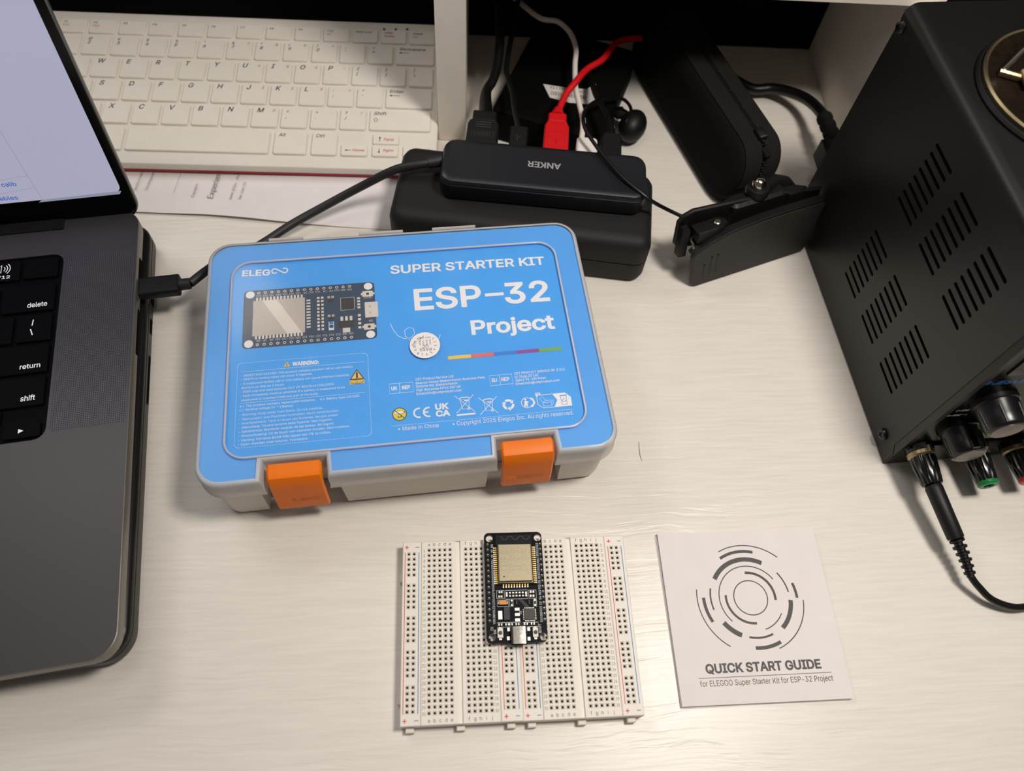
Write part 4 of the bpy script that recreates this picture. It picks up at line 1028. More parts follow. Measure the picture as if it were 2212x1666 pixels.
# warning panel
ql_ = [(-81.71,-5.08), (-18.3,-5.45), (-18.74,-51.12), (-82,-51.31)]
xa, xb = (ql_[0][0]+ql_[3][0])/2, (ql_[1][0]+ql_[2][0])/2; ya, yb = (ql_[2][1]+ql_[3][1])/2, (ql_[0][1]+ql_[1][1])/2
bd = rrect(xa, ya, xb, yb, 2.2, 4); bd.append(bd[0]); acc = 0
for p, q2 in zip(bd, bd[1:]):
    L_ = hypot(q2[0]-p[0], q2[1]-p[1]); s_ = 0
    while s_ < L_ and L_ > 0.6:
        e = min(s_+0.75, L_); ink('print_pale').line((p[0]+(q2[0]-p[0])*s_/L_, p[1]+(q2[1]-p[1])*s_/L_), (p[0]+(q2[0]-p[0])*e/L_, p[1]+(q2[1]-p[1])*e/L_), 0.2, PZ+0.05); s_ += 1.15
    if L_ <= 0.6+0.3: ink('print_pale').line(p, q2, 0.2, PZ+0.05)
kt_('WARNING:', (-55.48,-9.13), (-42.58,-9.27), 2.0, bold=0.035)
for s_, x0, x1, y in (
    ('- INGESTION HAZARD: This product contains a button cell or coin battery.', -80.08, -25.86, -13.03),
    ('- DEATH or serious injury can occur if ingested.', -80.01, -45.86, -15.15),
    ('- A swallowed button cell or coin battery can cause Internal Chemical', -80.08, -28.10, -17.62),
    ('Burns in as little as 2 hours.', -79.47, -59.13, -19.86),
    ('- KEEP new and used batteries OUT OF REACH of CHILDREN.', -80.10, -35.26, -22.07),
    ('- Seek immediate medical attention if a battery is suspected to be', -80.14, -30.31, -24.32),
    ('swallowed or inserted inside any part of the body.', -79.53, -42.92, -26.61),
    ('a ). The product contains replaceable batteries.', -80.05, -44.39, -29.82),
    ('b ). Battery type CR2025.', -42.14, -23.17, -29.82),
    ('c ). Nominal voltage 3V * 1 Battery.', -80.06, -54.79, -31.91),
    ('- Warning: Keep away from flame. Do not swallow.', -80.14, -41.07, -34.54),
    ('- Warnungen: Von Flammen fernhalten. Nicht verschlucken.', -80.07, -33.27, -36.84),
    ("- Avertissement: Tenir à l'écart des flammes. Ne pas avaler.", -80.16, -33.69, -39.09),
    ('- Attenzione: Tenere lontano dalle fiamme. Non ingerire.', -80.16, -36.68, -41.25),
    ('- Advertencia: Mantener alejado de las llamas. No ingerir.', -80.08, -35.74, -43.46),
    ('- Waarschuwing: Uit de buurt van vlammen houden. Niet inslikken.', -80.18, -28.48, -45.63),
    ('- Varning: Förvaras åtskilt från öppen eld. Får ej sväljas.', -80.14, -37.35, -47.90),
    ('- Uyarı: Alevden uzak tutunuz. Yutmayınız.', -80.23, -47.86, -50.03),
):
    kt_(s_, (x0, y), (x1, y), 1.15, 'print_pale', 0.012 if s_[0] != '-' or s_[2:6] not in ('Warn', 'Aver') else 0.006)
ink('print_pale').line((-80.06, -10.27), (-20.38, -10.27), 0.2, PZ+0.05)
ink('print_pale').line((-80.13, -27.69), (-20.62, -27.69), 0.2, PZ+0.05)
for s_, x0, x1, y, h_, bd_ in (
    ('UK', -7.96, -4.95, -27.81, 1.9, 0.03),
    ('REP', -2.83, 1.26, -27.84, 1.9, 0.03),
    ('CET Product Service Ltd.', 4.12, 23.22, -23.56, 1.3, 0.01),
    ('Beacon House Stokenchurch Business Park,', 4.14, 38.62, -25.70, 1.3, 0.01),
    ('Ibstone Rd, Stokenchurch', 4.10, 24.44, -27.63, 1.3, 0.01),
    ('High Wycombe HP14 3FE UK', 4.11, 25.97, -29.70, 1.3, 0.01),
    ('Email:info@cetproduct.com', 4.07, 26.08, -31.77, 1.3, 0.01),
    ('EU', 41.56, 44.16, -28.16, 1.9, 0.03),
    ('REP', 46.34, 50.44, -28.22, 1.9, 0.03),
    ('CET PRODUCT SERVICE SP. Z O.O.', 53.32, 79.19, -25.17, 1.3, 0.01),
    ('Ul. Dluga 33 102', 53.22, 65.13, -27.13, 1.3, 0.01),
    ('Zgierz 95-100 Polen', 53.35, 68.70, -29.03, 1.3, 0.01),
    ('Email:info@cetproduct.com', 53.24, 75.28, -31.07, 1.3, 0.01),
    ('UK', 12.47, 19.21, -40.59, 2.9, 0.035),
    ('CA', 12.47, 19.49, -44.34, 2.9, 0.035),
    ('• Made in China', -5.93, 13.27, -50.04, 2.0, 0.0),
    ('• Copyright 2025 Elegoo Inc. All rights reserved.', 20.10, 79.17, -50.13, 2.2, 0.0),
):
    kt_(s_, (x0, y), (x1, y), h_, 'print_white', bd_)
# recycling marks along the lower right of the insert
PW = ink('print_white'); PP = ink('print_pale'); z1 = PZ+0.06
PP.line((-9.0, -47.25), (79.5, -47.25), 0.16, z1)
for x0, x1, xd, y0, y1 in ((-8.8, 2.7, -3.9, -29.7, -24.25), (40.6, 51.85, 45.6, -30.2, -24.55)):
    PP.polyline([(x0, y0), (x1, y0), (x1, y1), (x0, y1)], 0.28, z1, True); PP.line((xd, y0), (xd, y1), 0.25, z1)
ink('print_aa').flat(circle(-4.8, -41.2, 3.5, 28), z1); D = ink('print_ink')
D.arc(-4.8, -41.2, 3.3, 0.38, 0, 360, z1+0.03); ink('print_white').flat([(-7.0, -41.0), (-3.0, -41.0), (-3.0, -39.6), (-7.0, -39.6)], z1+0.02)
D.polyline([(-7.0, -41.0), (-3.0, -41.0), (-3.0, -39.6), (-7.0, -39.6)], 0.3, z1+0.03, True); D.line((-2.7, -40.3), (-2.2, -40.3), 0.7, z1+0.03)
D.line((-7.2, -38.9), (-2.5, -43.5), 0.35, z1+0.04); D.text('AA', -4.8, -43.3, z1+0.03, 2.6, 1.2, bold=0.01, align='C')
PW.arc(4.5, -41.5, 2.4, 0.85, 75, 285, z1); PW.arc(9.2, -41.5, 2.4, 0.85, 75, 285, z1); PW.line((7.0, -41.5), (9.0, -41.5), 0.8, z1)
def bin_(cx, cy, bar):
    w_ = 0.27
    PW.polyline([(cx-2.2, cy+2.3), (cx+2.2, cy+2.3), (cx+1.6, cy-2.9), (cx-1.5, cy-2.9)], w_, z1, True)
    PW.polyline([(cx-2.5, cy+2.9), (cx-1.4, cy+3.5), (cx+1.4, cy+3.5), (cx+2.5, cy+2.9)], 0.5, z1); PW.line((cx-0.4, cy+1.6), (cx+1.4, cy+1.7), 0.5, z1)
    PW.arc(cx+1.6, cy-2.9, 0.55, 0.3, 0, 360, z1); PW.line((cx-4.6, cy+4.7), (cx+4.4, cy-4.8), w_, z1+.01); PW.line((cx+4.6, cy+4.6), (cx-4.6, cy-4.8), w_, z1+.01)
    if bar: PW.flat([(cx-4.6, cy-6.3), (cx+4.5, cy-6.3), (cx+4.5, cy-5.4), (cx-4.6, cy-5.4)], z1)
bin_(27.1, -38.8, True); bin_(38.4, -40.9, False)
for k in range(3):
    a0 = 90+120*k
    PW.arc(48.1, -41.5, 2.3, 1.25, a0-42, a0+34, z1); c, s_ = cos(radians(a0-46)), sin(radians(a0-46))
    PW.flat([(48.1+c*3.6, -41.5+s_*3.6), (48.1+c*1.1, -41.5+s_*1.1), (48.1+2.4*cos(radians(a0-78)), -41.5+2.4*sin(radians(a0-78)))][::-1], z1)
PW.arc(57.3, -41.4, 2.75, 0.35, 60, 330, z1); PW.flat(circle(56.7, -39.6, 0.55, 10), z1)
PW.flat([(56.0, -40.3), (57.4, -40.3), (58.4, -41.4), (57.5, -41.3), (57.6, -43.6), (56.9, -43.6), (56.7, -42.2), (56.3, -43.6), (55.6, -43.6), (56.1, -41.4)], z1)
for k in range(3):
    a0 = 60-50*k; PW.arc(58.4, -41.4, 2.4, 0.9, a0-20, a0+14, z1)
    c = radians(a0-20); PW.flat([(58.4+3.3*cos(c), -41.4+3.3*sin(c)), (58.4+1.5*cos(c), -41.4+1.5*sin(c)), (58.4+2.5*cos(c-.35), -41.4+2.5*sin(c-.35))][::-1], z1)
PW.polyline([(62.5, -37.2), (62.5, -42.9), (64.8, -45.1), (79.2, -45.1), (79.2, -40.4), (76.8, -37.9), (64.4, -37.9)], 0.32, z1)
PW.flat([(70.4, -37.9), (76.6, -37.9), (79.3, -40.6), (79.3, -45.2), (70.5, -45.2), (72.4, -41.3)][::-1], z1-0.01); PW.flat(rrect(61.9, -38.0, 64.5, -36.4, 0.5, 3), z1); PW.flat([(62.3, -38.6), (63.0, -38.6), (63.0, -37.8), (62.3, -37.8)], z1)
ink('print_midblue').text('FR', 62.3, -37.6, z1+0.03, 1.7, 0.9, bold=0.01)
PP.polyline([(65.2, -42.2), (69.2, -42.2), (70.2, -41.2), (70.2, -42.9), (69.2, -44.2), (65.2, -44.2)], 0.22, z1); PP.polyline([(65.2, -42.2), (66.4, -41.2), (70.2, -41.2)], 0.22, z1); PP.polyline([(65.2, -44.2), (65.2, -42.2), (63.7, -39.9), (65.3, -39.0), (66.9, -41.2)], 0.22, z1); PP.line((69.2, -42.2), (69.2, -44.2), 0.22, z1)
B_ = ink('print_midblue'); B_.polyline([(74.2, -39.6), (77.2, -39.6), (76.9, -44.2), (74.5, -44.2)], 0.25, z1+.02, True); B_.line((73.9, -39.1), (77.5, -39.1), 0.4, z1+.02); B_.arc(75.7, -41.9, 0.8, 0.25, 60, 380, z1+.02)
ink('print_yellow').flat([(-59.6, -9.3), (-56.6, -9.3), (-58.1, -6.5)], z1); ink('print_ink').text('!', -58.1, -9.0, z1+.02, None, 1.5, bold=0.03, align='C')
ink('print_ink').flat([(-27.9, -20.0), (-20.7, -19.9), (-24.2, -14.2)], z1); ink('print_yellow').flat([(-27.1, -19.5), (-21.5, -19.45), (-24.2, -15.0)], z1+.02); ink('print_ink').text('!', -24.25, -19.0, z1+.03, None, 2.7, bold=0.05, align='C')
ink('print_yellow').flat([(-27.9, -22.6), (-20.8, -22.5), (-20.8, -20.1), (-27.9, -20.2)], z1)
I_ = ink('print_ink'); I_.polyline([(-24.3+3.2*cos(radians(a)), -21.0+0.75*sin(radians(a))) for a in range(0, 361, 15)], 0.2, z1+.02); I_.polyline([(-24.3+3.2*cos(radians(a)), -21.7+0.75*sin(radians(a))) for a in range(180, 361, 15)], 0.2, z1+.02); I_.line((-25.2, -21.0), (-23.4, -21.0), 0.18, z1+.03); I_.line((-24.3, -21.4), (-24.3, -20.6), 0.18, z1+.03)
for n, mm in cm_.items(): mm.build('printing_'+{'print_white': 'white', 'print_pale': 'pale', 'print_dark': 'board', 'print_darker': 'antenna', 'print_grey': 'metal', 'print_light': 'pads', 'print_yellow': 'yellow', 'print_coral': 'coral', 'print_midblue': 'blue', 'print_purple': 'purple', 'print_green': 'green', 'print_aa': 'battery_mark', 'print_ink': 'outlines', 'chip_grey': 'chips'}[n], card)
st = MB().use('print_white').solid(circle(10.26, -4.43, 7.65, 40), [(0, 45.02), (0, 45.12)]).build('check_sticker', t)
m = MB().use('print_ink'); m.print_ = True; zz = 45.16; cx, cy = 10.26, -4.43
for i in range(12):
    a = radians(-160+ -30*(i-6)) if False else radians(60-30*(i+1)+180+60)
for n, dx, dy in ((12, -3.5, 4.3), (1, 4.4, 4.3), (2, 5.5, 2.2), (3, 5.9, -0.2), (4, 5.2, -2.7), (5, 3.6, -4.7), (6, 1.2, -5.9), (7, -1.3, -6.1), (8, -3.6, -5.3), (9, -5.2, -3.2), (10, -5.8, -0.6), (11, -5.3, 1.9)):
    a = math.degrees(atan2(dy, dx))+90; m.text(str(n), cx+dx-0.55*cos(radians(a)), cy+dy-0.55*sin(radians(a)), zz, None, 1.25, rot=a, align='C')
for s_, y, h, w_ in (('2024 2025', 4.9, 1.0, 6.2), ('5 6 7 8', 3.0, 1.25, 6.0), ('1 2 3 4', 1.4, 1.25, 6.0), ('QC', 0.1, 1.6, 3.2), ('PASS', -1.7, 1.6, 5.8)):
    m.text(s_, cx+w_/2+0.2, cy+y, zz, w_, h, rot=180, bold=0.0)
m.use('pen_blue').line((cx-2.4, cy+3.4), (cx-0.2, cy+5.6), 0.25, zz+.02); m.line((cx-6.3, cy+0.4), (cx-4.6, cy+2.8), 0.25, zz+.02)
m.build('sticker_print', st)
for x0, x1 in ((-67.0, -42.1), (41.7, 66.9)):
    la = MB().frame((0, 1, 0), (0, 0, 1), (1, 0, 0), (0, 0, 0)).use('orange')
    la.solid([(-61.4, 44.5), (-66.0, 44.4), (-68.4, 43.6), (-69.8, 41.6), (-71.0, 36), (-72.5, 20), (-72.5, 15.2), (-71.6, 14.2), (-70.6, 14.6), (-69.6, 20), (-67.6, 38), (-61.4, 41)], [(0.9, x0), (0, x0+0.9), (0, x1-0.9), (0.9, x1)])
    lo_ = la.build('latch', t)
    e = MB().frame((1, 0, 0), (0, 0.095, 0.995), (0, -0.995, 0.095), ((x0+x1)/2, -71.98, 24.2)).use('orange')
    e.text('ELEGOO', -4.6, -1.2, 0.22, 13.2, 2.5, bold=0.03)
    for k in range(3): e.solid([(-10.4+0.5*k, 1.2-1.1*k), (-10.4+0.5*k, 0.6-1.1*k), (-6.4, 0.6-1.1*k), (-5.9, 1.2-1.1*k)], [(0, 0), (0.05, 0.25)])
    e.build('embossed_lettering', lo_)

# ================================================================ breadboards with the controller board across them
def breadboard(x, y, label):
    t = thing('breadboard', label, 'breadboard', (x, y, 0), 0, 'white half-size breadboards clipped side by side')
    Zt = 9.0
    def pits(m, xs, ys, x0, x1, y0, y1):
        p = 1.27
        X0, X1, Y0, Y1 = xs[0]-p, xs[-1]+p, ys[-1]-p, ys[0]+p
        m.use('bb_white')
        for a, b, c, d in ((x0, y0, x1, Y0), (x0, Y1, x1, y1), (x0, Y0, X0, Y1), (X1, Y0, x1, Y1)):
            if c-a > 1e-4 and d-b > 1e-4: m.quad((a, b, Zt), (c, b, Zt), (c, d, Zt), (a, d, Zt))
        for hx_ in xs:
            last = None
            for hy_ in ys:
                if last is not None and last-hy_ > 2.6: m.use('bb_white').quad((hx_-p, hy_+p, Zt), (hx_+p, hy_+p, Zt), (hx_+p, last-p, Zt), (hx_-p, last-p, Zt))
                last = hy_
                def sq(r, z): return [m.pt(hx_+i*r, hy_+j*r, z) for i, j in ((-1, -1), (1, -1), (1, 1), (-1, 1))]
                a, b, c, d = sq(p, Zt), sq(0.92, Zt), sq(0.46, Zt-0.4), sq(0.42, Zt-2.2)
                m.use('bb_white').bridge(a, b); m.use('bb_funnel').bridge(b, c); m.use('bb_hole').bridge(c, d); m.face(d)
    def block(name, x0, x1, y0, y1):
        m = MB().use('bb_white').solid([(x0, y0), (x1, y0), (x1, y1), (x0, y1)], [(0.3, 0.1), (0, 0.4), (0, Zt-0.35), (0.3, Zt)], top=False); return m
    rows = [-2.54*i for i in range(30)]
    m = block('b', -3.62, 31.84, -78.6, 4.4)
    pits(m, [2.54*i for i in range(5)], rows, -3.32, 12.75, -78.3, 4.1); pits(m, [17.78+2.54*i for i in range(5)], rows, 15.2, 31.54, -78.3, 4.1)
    m.use('bb_white').quad((12.75, -78.3, Zt-1.1), (15.2, -78.3, Zt-1.1), (15.2, 4.1, Zt-1.1), (12.75, 4.1, Zt-1.1))
    m.quad((12.75, 4.1, Zt-1.1), (15.2, 4.1, Zt-1.1), (15.2, 4.1, Zt), (12.75, 4.1, Zt)); m.quad((12.75, -78.3, Zt), (15.2, -78.3, Zt), (15.2, -78.3, Zt-1.1), (12.75, -78.3, Zt-1.1)); m.quad((12.75, -78.3, Zt), (12.75, -78.3, Zt-1.1), (12.75, 4.1, Zt-1.1), (12.75, 4.1, Zt)); m.quad((15.2, 4.1, Zt), (15.2, 4.1, Zt-1.1), (15.2, -78.3, Zt-1.1), (15.2, -78.3, Zt))
    tb = m.build('terminal_block', t)
    m = MB().use('bb_print')
    for k, c in enumerate('abcdefghij'):
        cx_ = 2.54*k+(5.08 if k > 4 else 0)
        for yy in (2.1, -77.4): m.text(c, cx_, yy, Zt+0.03, None, 1.55, align='C', rot=90 if False else 0)
    for i in range(30):
        for cx_ in (-2.3, 30.2): m.text(str(i+1), cx_, -2.54*i-0.75-0.1, Zt+0.03, 1.5 if i > 8 else None, 1.35, align='C')
    m.build('printed_grid_marks', tb)
    ry = [-1.6-2.54*k for k in range(29) if k not in (5, 11, 17, 23)]
    for x0, x1, dx in ((-12.7, -3.72, 0), (31.94, 41.72, 44.9)):
        m = block('r', x0, x1, -78.6, 4.4); pits(m, [-9.72+dx, -7.18+dx], ry, x0+0.3, x1-0.3, -78.3, 4.1); r = m.build('power_rail', t)
        MB().use('bb_red').line((-11.45+dx, -0.8), (-11.45+dx, -73.6), 0.34, Zt+0.03).build('red_line', r)
        MB().use('bb_blue').line((-4.85+dx, -0.8), (-4.85+dx, -73.6), 0.34, Zt+0.03).build('blue_line', r)
        m = MB()
        for yy in (1.7, -76.4):
            m.use('bb_red'); m.line((-11.6+dx, yy), (-9.8+dx, yy), 0.42, Zt+0.03); m.line((-10.7+dx, yy-0.9), (-10.7+dx, yy+0.9), 0.42, Zt+0.031)
            m.use('bb_blue').line((-6.5+dx, yy), (-4.6+dx, yy), 0.34, Zt+0.03)
        m.build('polarity_mark', r)
    for cx_ in (-8.7, 13.95, 36.5): MB().use('bb_white').box(cx_-1.9, -80.9, 0.2, cx_+1.9, -78.4, 4.2, 0.35).build('locking_tab', t)
    for cy_ in (-12.0, -67.0): MB().use('bb_white').box(-14.3, cy_-1.9, 0.2, -12.5, cy_+1.9, 4.4, 0.35).build('locking_tab', t)
    return t
b1 = breadboard(0, 0, 'left white breadboard of the joined pair, under the left half of the controller board')
b2 = b1.copy(); COL.objects.link(b2); b2.location = (54.45*S, -0.15*S, 0)
b2['label'] = 'right white breadboard of the joined pair, next to the folded guide booklet'
for c in b1.children:
    if c.name.startswith('locking_tab') and c.data.vertices[0].co.x < -0.0122: continue
    d = c.copy(); COL.objects.link(d); d.parent = b2
    for g in c.children:
        e = g.copy(); COL.objects.link(e); e.parent = d

EP = (40.65,-19.85,-0.4)
t = thing('controller_board', 'small black controller board with a metal shield, plugged across both breadboards', 'circuit board', EP, 9.0)
def em(): return MB().frame(o=(0, 0, -9.0))
zt = 13.5
hl = [(-11.48,23.23), (12.02,23.05), (-11.31,-23.39), (12.22,-23.78)]
po = rrect(-14.05, -26.05, 14.05, 26.05, 2.3, 6); hs = [circle(x, y, 1.68, 20) for x, y in hl]
m = em().use('pcb').flat(po, zt, hs); m.walls(po, zt-1.6, zt)
for h in hs: m.use('solder').walls(h, zt-1.6, zt, True)
m.build('circuit_plate', t)
pinL = [((-12.39,20.16)[0]+( (-12.38,-15.92)[0]-(-12.39,20.16)[0])*k/14, (-12.39,20.16)[1]+((-12.38,-15.92)[1]-(-12.39,20.16)[1])*k/14) for k in range(15)]
pinR = [((12.93,19.8)[0]+((13.17,-16.02)[0]-(12.93,19.8)[0])*k/14, (12.93,19.8)[1]+((13.17,-16.02)[1]-(12.93,19.8)[1])*k/14) for k in range(15)]
for ps in (pinL, pinR):
    x = sum(p[0] for p in ps)/15
    em().use('rubber').box(x-1.25, ps[-1][1]-1.3, 9.05, x+1.25, ps[0][1]+1.3, 11.8, 0.2).build('header_strip', t)
    for p in ps:
        em().use('chip').lathe([(0.85, zt), (0.8, zt+0.25)], (p[0], p[1], 0), n=12).build('solder_ring', t)
        em().use('solder').lathe([(0.33, 9.1), (0.33, zt+1.0), (0.2, zt+1.25)], (p[0], p[1], 0), n=8).build('header_pin', t)
mz = zt+0.75
mo = [(-8.77,0.35), (9.67,0.18), (9.47,25.47), (-8.89,25.67)]
mod = em().use('pcb_module').solid(mo, [(0, zt+0.02), (0, mz)]).build('radio_module', t)
A0, A1 = (-8.78,19.46), (9.24,24.83)
ax0, ay0, ax1, ay1 = A0[0], A0[1], A1[0], A1[1]
m = em().use('antenna').flat([(ax0+0.4, ay0+0.3), (ax1-0.3, ay0+0.3), (ax1-0.3, ay1-0.3), (ax0+0.4, ay1-0.3)], mz+0.02)
m.use('chip_grey').polyline([(ax0+1.5+1.3*k, ay1-1.0 if (k//1) % 4 in (0, 1) else ay1-2.6) for k in range(1, 13)], 0.3, mz+0.04); m.build('antenna_trace', mod)
so = [(-7.51,1.46), (8.32,1.37), (8.34,19.28), (-7.41,19.42)]
sh = em().use('shield_can').solid(so, [(-0.25, mz), (-0.25, mz+0.25), (0, mz+0.3), (0, mz+2.0), (0.25, mz+2.2)]).build('shield_can', mod)
m = em().use('shield_print'); zs = mz+2.23
def sx(cx_, cy_): return (so[0][0]+(cx_-325)/5.745/4.62, so[3][1]-(cy_-285)/5.745/4.42)
def st_(s, a, b, h): p, q = sx(*a), sx(*b); m.text(s, p[0], p[1], zs, q[0]-p[0], h)
st_('ESP-32', (480, 400), (680, 400), 1.3); st_('CE 7A', (520, 490), (690, 490), 1.4); st_('WIFI 211-161007', (355, 565), (695, 565), 0.85); st_('FCC 2AC7Z-ESP32', (355, 618), (690, 618), 0.85)
for a in ((370, 385), (437, 385)): p = sx(*a); m.arc(p[0], p[1], 0.8, 0.22, 0, 360, zs, 14)
for a in ((388, 475), (475, 475)): p = sx(*a); m.arc(p[0], p[1], 1.05, 0.25, 0, 360, zs, 14); m.line((p[0]-0.9, p[1]), (p[0]+0.9, p[1]), 0.2, zs)
p = sx(388, 684); m.use('chip').flat(circle(p[0], p[1], 0.4, 12), zs); m.build('engraving', sh)
m = em().use('gold'); m2 = em().use('solder')
for k in range(18):
    for c0_, c1_ in (((283, 322), (303, 755)), ((752, 312), (783, 742))):
        cx_ = c0_[0]+(c1_[0]-c0_[0])*k/17; cy_ = c0_[1]+(c1_[1]-c0_[1])*k/17; x, y = (so[0][0]-1.15 if cx_ < 500 else so[1][0]+1.15), ay0-1.3-(1.0*k); sgn = -1 if cx_ < 500 else 1
        m.box(x-0.5, y-0.26, mz, x+0.5, y+0.26, mz+0.12); m2.box(x+sgn*0.75-0.35, y-0.26, zt+0.02, x+sgn*0.75+0.35, y+0.26, mz-0.1)
for k in range(10):
    x = (-5.43,-0.32)[0]+((6.1,-0.48)[0]-(-5.43,-0.32)[0])*k/9; y = (-5.43,-0.32)[1]; m.box(x-0.28, y+0.15, mz-.5, x+0.28, y+0.9, mz+0.1); m2.box(x-0.28, y-0.65, zt+0.02, x+0.28, y+0.15, zt+0.3)
m.build('gold_pads', mod, stuff=True); m2.build('solder_joints', mod, stuff=True)
def chip2(name, col, a, b, h, endcol=None, horiz=True):
    """component with its two corners given; endcol adds metal ends"""
    x0, x1 = min(a[0], b[0]), max(a[0], b[0]); y0, y1 = min(a[1], b[1]), max(a[1], b[1])
    m = em().use(col)
    if endcol:
        f = 0.26
        if horiz: m.box(x0+(x1-x0)*f, y0, zt, x1-(x1-x0)*f, y1, zt+h); m.use(endcol); m.box(x0, y0, zt, x0+(x1-x0)*f, y1, zt+h*1.05); m.box(x1-(x1-x0)*f, y0, zt, x1, y1, zt+h*1.05)
        else: m.box(x0, y0+(y1-y0)*f, zt, x1, y1-(y1-y0)*f, zt+h); m.use(endcol); m.box(x0, y0, zt, x1, y0+(y1-y0)*f, zt+h*1.05); m.box(x0, y1-(y1-y0)*f, zt, x1, y1, zt+h*1.05)
    else: m.box(x0, y0, zt, x1, y1, zt+h, min(0.12, h/3))
    return m.build(name, t)
for a, b in (((-7.8,-2.45), (-6.05,-3.41)), ((-7.99,-4.55), (-6.13,-5.51)), ((6.94,-2.67), (8.98,-3.71)), ((6.84,-4.59), (8.88,-5.6))): chip2('capacitor', 'cap_tan', a, b, 0.55, 'solder')
for k, c in enumerate((468, 508, 548, 588, 628)): chip2('resistor', 'resistor', ((-2.5,-3.06)[0]+(k)*1.52-0.42, (-2.5,-3.06)[1]), ((-2.5,-3.06)[0]+k*1.52+0.42, (-2.58,-5.13)[1]), 0.4, 'solder', False)
for a, b in (((-4.4,-3.08), (-3.65,-5.1)), ((4.7,-3.09), (5.47,-5.27))): chip2('indicator_lamp', 'silk', a, b, 0.5, 'solder', False)
chip2('tantalum_capacitor', 'tantalum', (-7.8,-6.84), (-4.25,-8.93), 1.2); 
for a, b in (((-8.34,-7.2), (-7.82,-8.45)), ((-4.19,-7.22), (-3.71,-8.57))): chip2('solder_pad', 'solder', a, b, 0.4)
chip2('voltage_regulator', 'chip', (-5.8,-9.99), (-2.9,-16.12), 1.5)
chip2('regulator_tab', 'solder', (-8.49,-11.54), (-6.39,-15.57), 0.5)
for c in (1075, 1138, 1202): chip2('regulator_leg', 'solder', ((-0.67,30.77)[0], (-2.46,-11.1)[1]-(c-1075)/26.0-0.75), ((1.72,30.71)[0]+0.0, (-2.46,-11.1)[1]-(c-1075)/26.0+0.75), 0.5)
chip2('interface_chip', 'chip_grey', (3.85,-10.93), (8.73,-16.06), 0.9)
m = em().use('solder')
a, b = (3.85,-10.93), (8.73,-16.06)
for k in range(7):
    f = (k+0.5)/7
    x = a[0]+(b[0]-a[0])*f; y = a[1]+(b[1]-a[1])*f
    for u, v in ((x, a[1]+0.35), (x, b[1]-0.35)): m.box(u-0.14, v-0.25, zt, u+0.14, v+0.25, zt+0.12)
    for u, v in ((a[0]-0.35, y), (b[0]+0.35, y)): m.box(u-0.25, v-0.14, zt, u+0.25, v+0.14, zt+0.12)
m.build('chip_leads', t, stuff=True)
for a, b in (((0,-6.71), (0.92,-8.98)), ((5.96,-6.71), (6.85,-9.16))): chip2('transistor', 'chip', a, b, 0.8)
for a, b in (((-2.19,-6.64), (-1.48,-9.46)), ((8.74,-6.72), (9.47,-9.73))): chip2('resistor', 'resistor', a, b, 0.4, 'solder', False)
for c in (350, 435, 478, 560, 665, 750):
    x = (-7.52,-17.79)[0]+(c-350)/26.6; y = (-7.52,-17.79)[1]; chip2('resistor', 'resistor', (x-0.85, y-0.5), (x+0.85, y+0.5), 0.4, 'solder')
for k, (a, b, c) in enumerate((((-9,-19.55), (-6.45,-23.87), (-7.7,-21.75)), ((7.24,-19.83), (9.67,-24.05), (8.5,-21.93)))):
    bt = chip2('push_button', 'bb_white', a, b, 1.5); em().use('button_top').lathe([(0.9, zt+1.4), (0.85, zt+1.95), (0.7, zt+2.05)], (c[0], c[1], 0), n=16).build('plunger', bt)
    chip2('button_lug', 'solder', (c[0]-0.7, b[1]-0.9), (c[0]+0.7, b[1]+0.1), 0.5); chip2('button_lug', 'solder', (c[0]-0.7, a[1]-0.1), (c[0]+0.7, a[1]+0.6), 0.5)
ua, ub = (-2.96,-19.39), (4.67,-27.38)
ux0, ux1, uy0, uy1 = ua[0], ub[0], ub[1]+0.3, ua[1]
us = em().frame((1, 0, 0), (0, 0, 1), (0, -1, 0), (0, 0, -9.0)).use('usb_shell').solid(rrect(ux0, zt-0.1, ux1, zt+3.1, 1.2, 5), [(0, -uy1), (0, -uy0)], top=False).build('usb_socket', t)
em().frame((1, 0, 0), (0, 0, 1), (0, -1, 0), (0, 0, -9.0)).use('psu_inside').flat(rrect(ux0+0.35, zt+0.25, ux1-0.35, zt+2.75, 0.9, 4), -uy0-1.0).build('socket_mouth', us)
for a in ((-3.82,-20.19), (-4.13,-24.13), (5.42,-20.31), (5.37,-24.63)): chip2('socket_lug', 'solder', (a[0]-0.7, a[1]-0.9), (a[0]+0.7, a[1]+0.9), 0.8)
m = em().use('silk'); m.print_ = True; zk = zt+0.03
for lst, c0_, c1_ in (('EN VP VN D34 D35 D32 D33 D25 D26 D27 D14 D12 D13 GND VIN'.split(), (-10.26,19.5), (-10.27,-16.35)), ('D23 D22 TX0 RX0 D21 D19 D18 D5 TX2 RX2 D4 D2 D15 GND 3V3'.split(), (11.6,19.23), (11.73,-16.15))):
    for k, s_ in enumerate(lst):
        x = c0_[0]+(c1_[0]-c0_[0])*k/14; y = c0_[1]+(c1_[1]-c0_[1])*k/14; w_ = 2.2 if len(s_) > 2 else 1.5; m.text(s_, x+0.5, y-w_/2, zk, w_, 1.05, rot=90)
for s_, a, w_ in (('BOOT', (11.29,-22.02), 4.0), ('EN', (-9.51,-21.69), 1.6), ('C5', (-10.88,-20.32), 1.6)): m.text(s_, a[0], a[1], zk, w_, 1.15, rot=90)
p = (2.48,-13.29); m.text('U3', p[0], p[1], zk, 1.4, 1.0, rot=90)
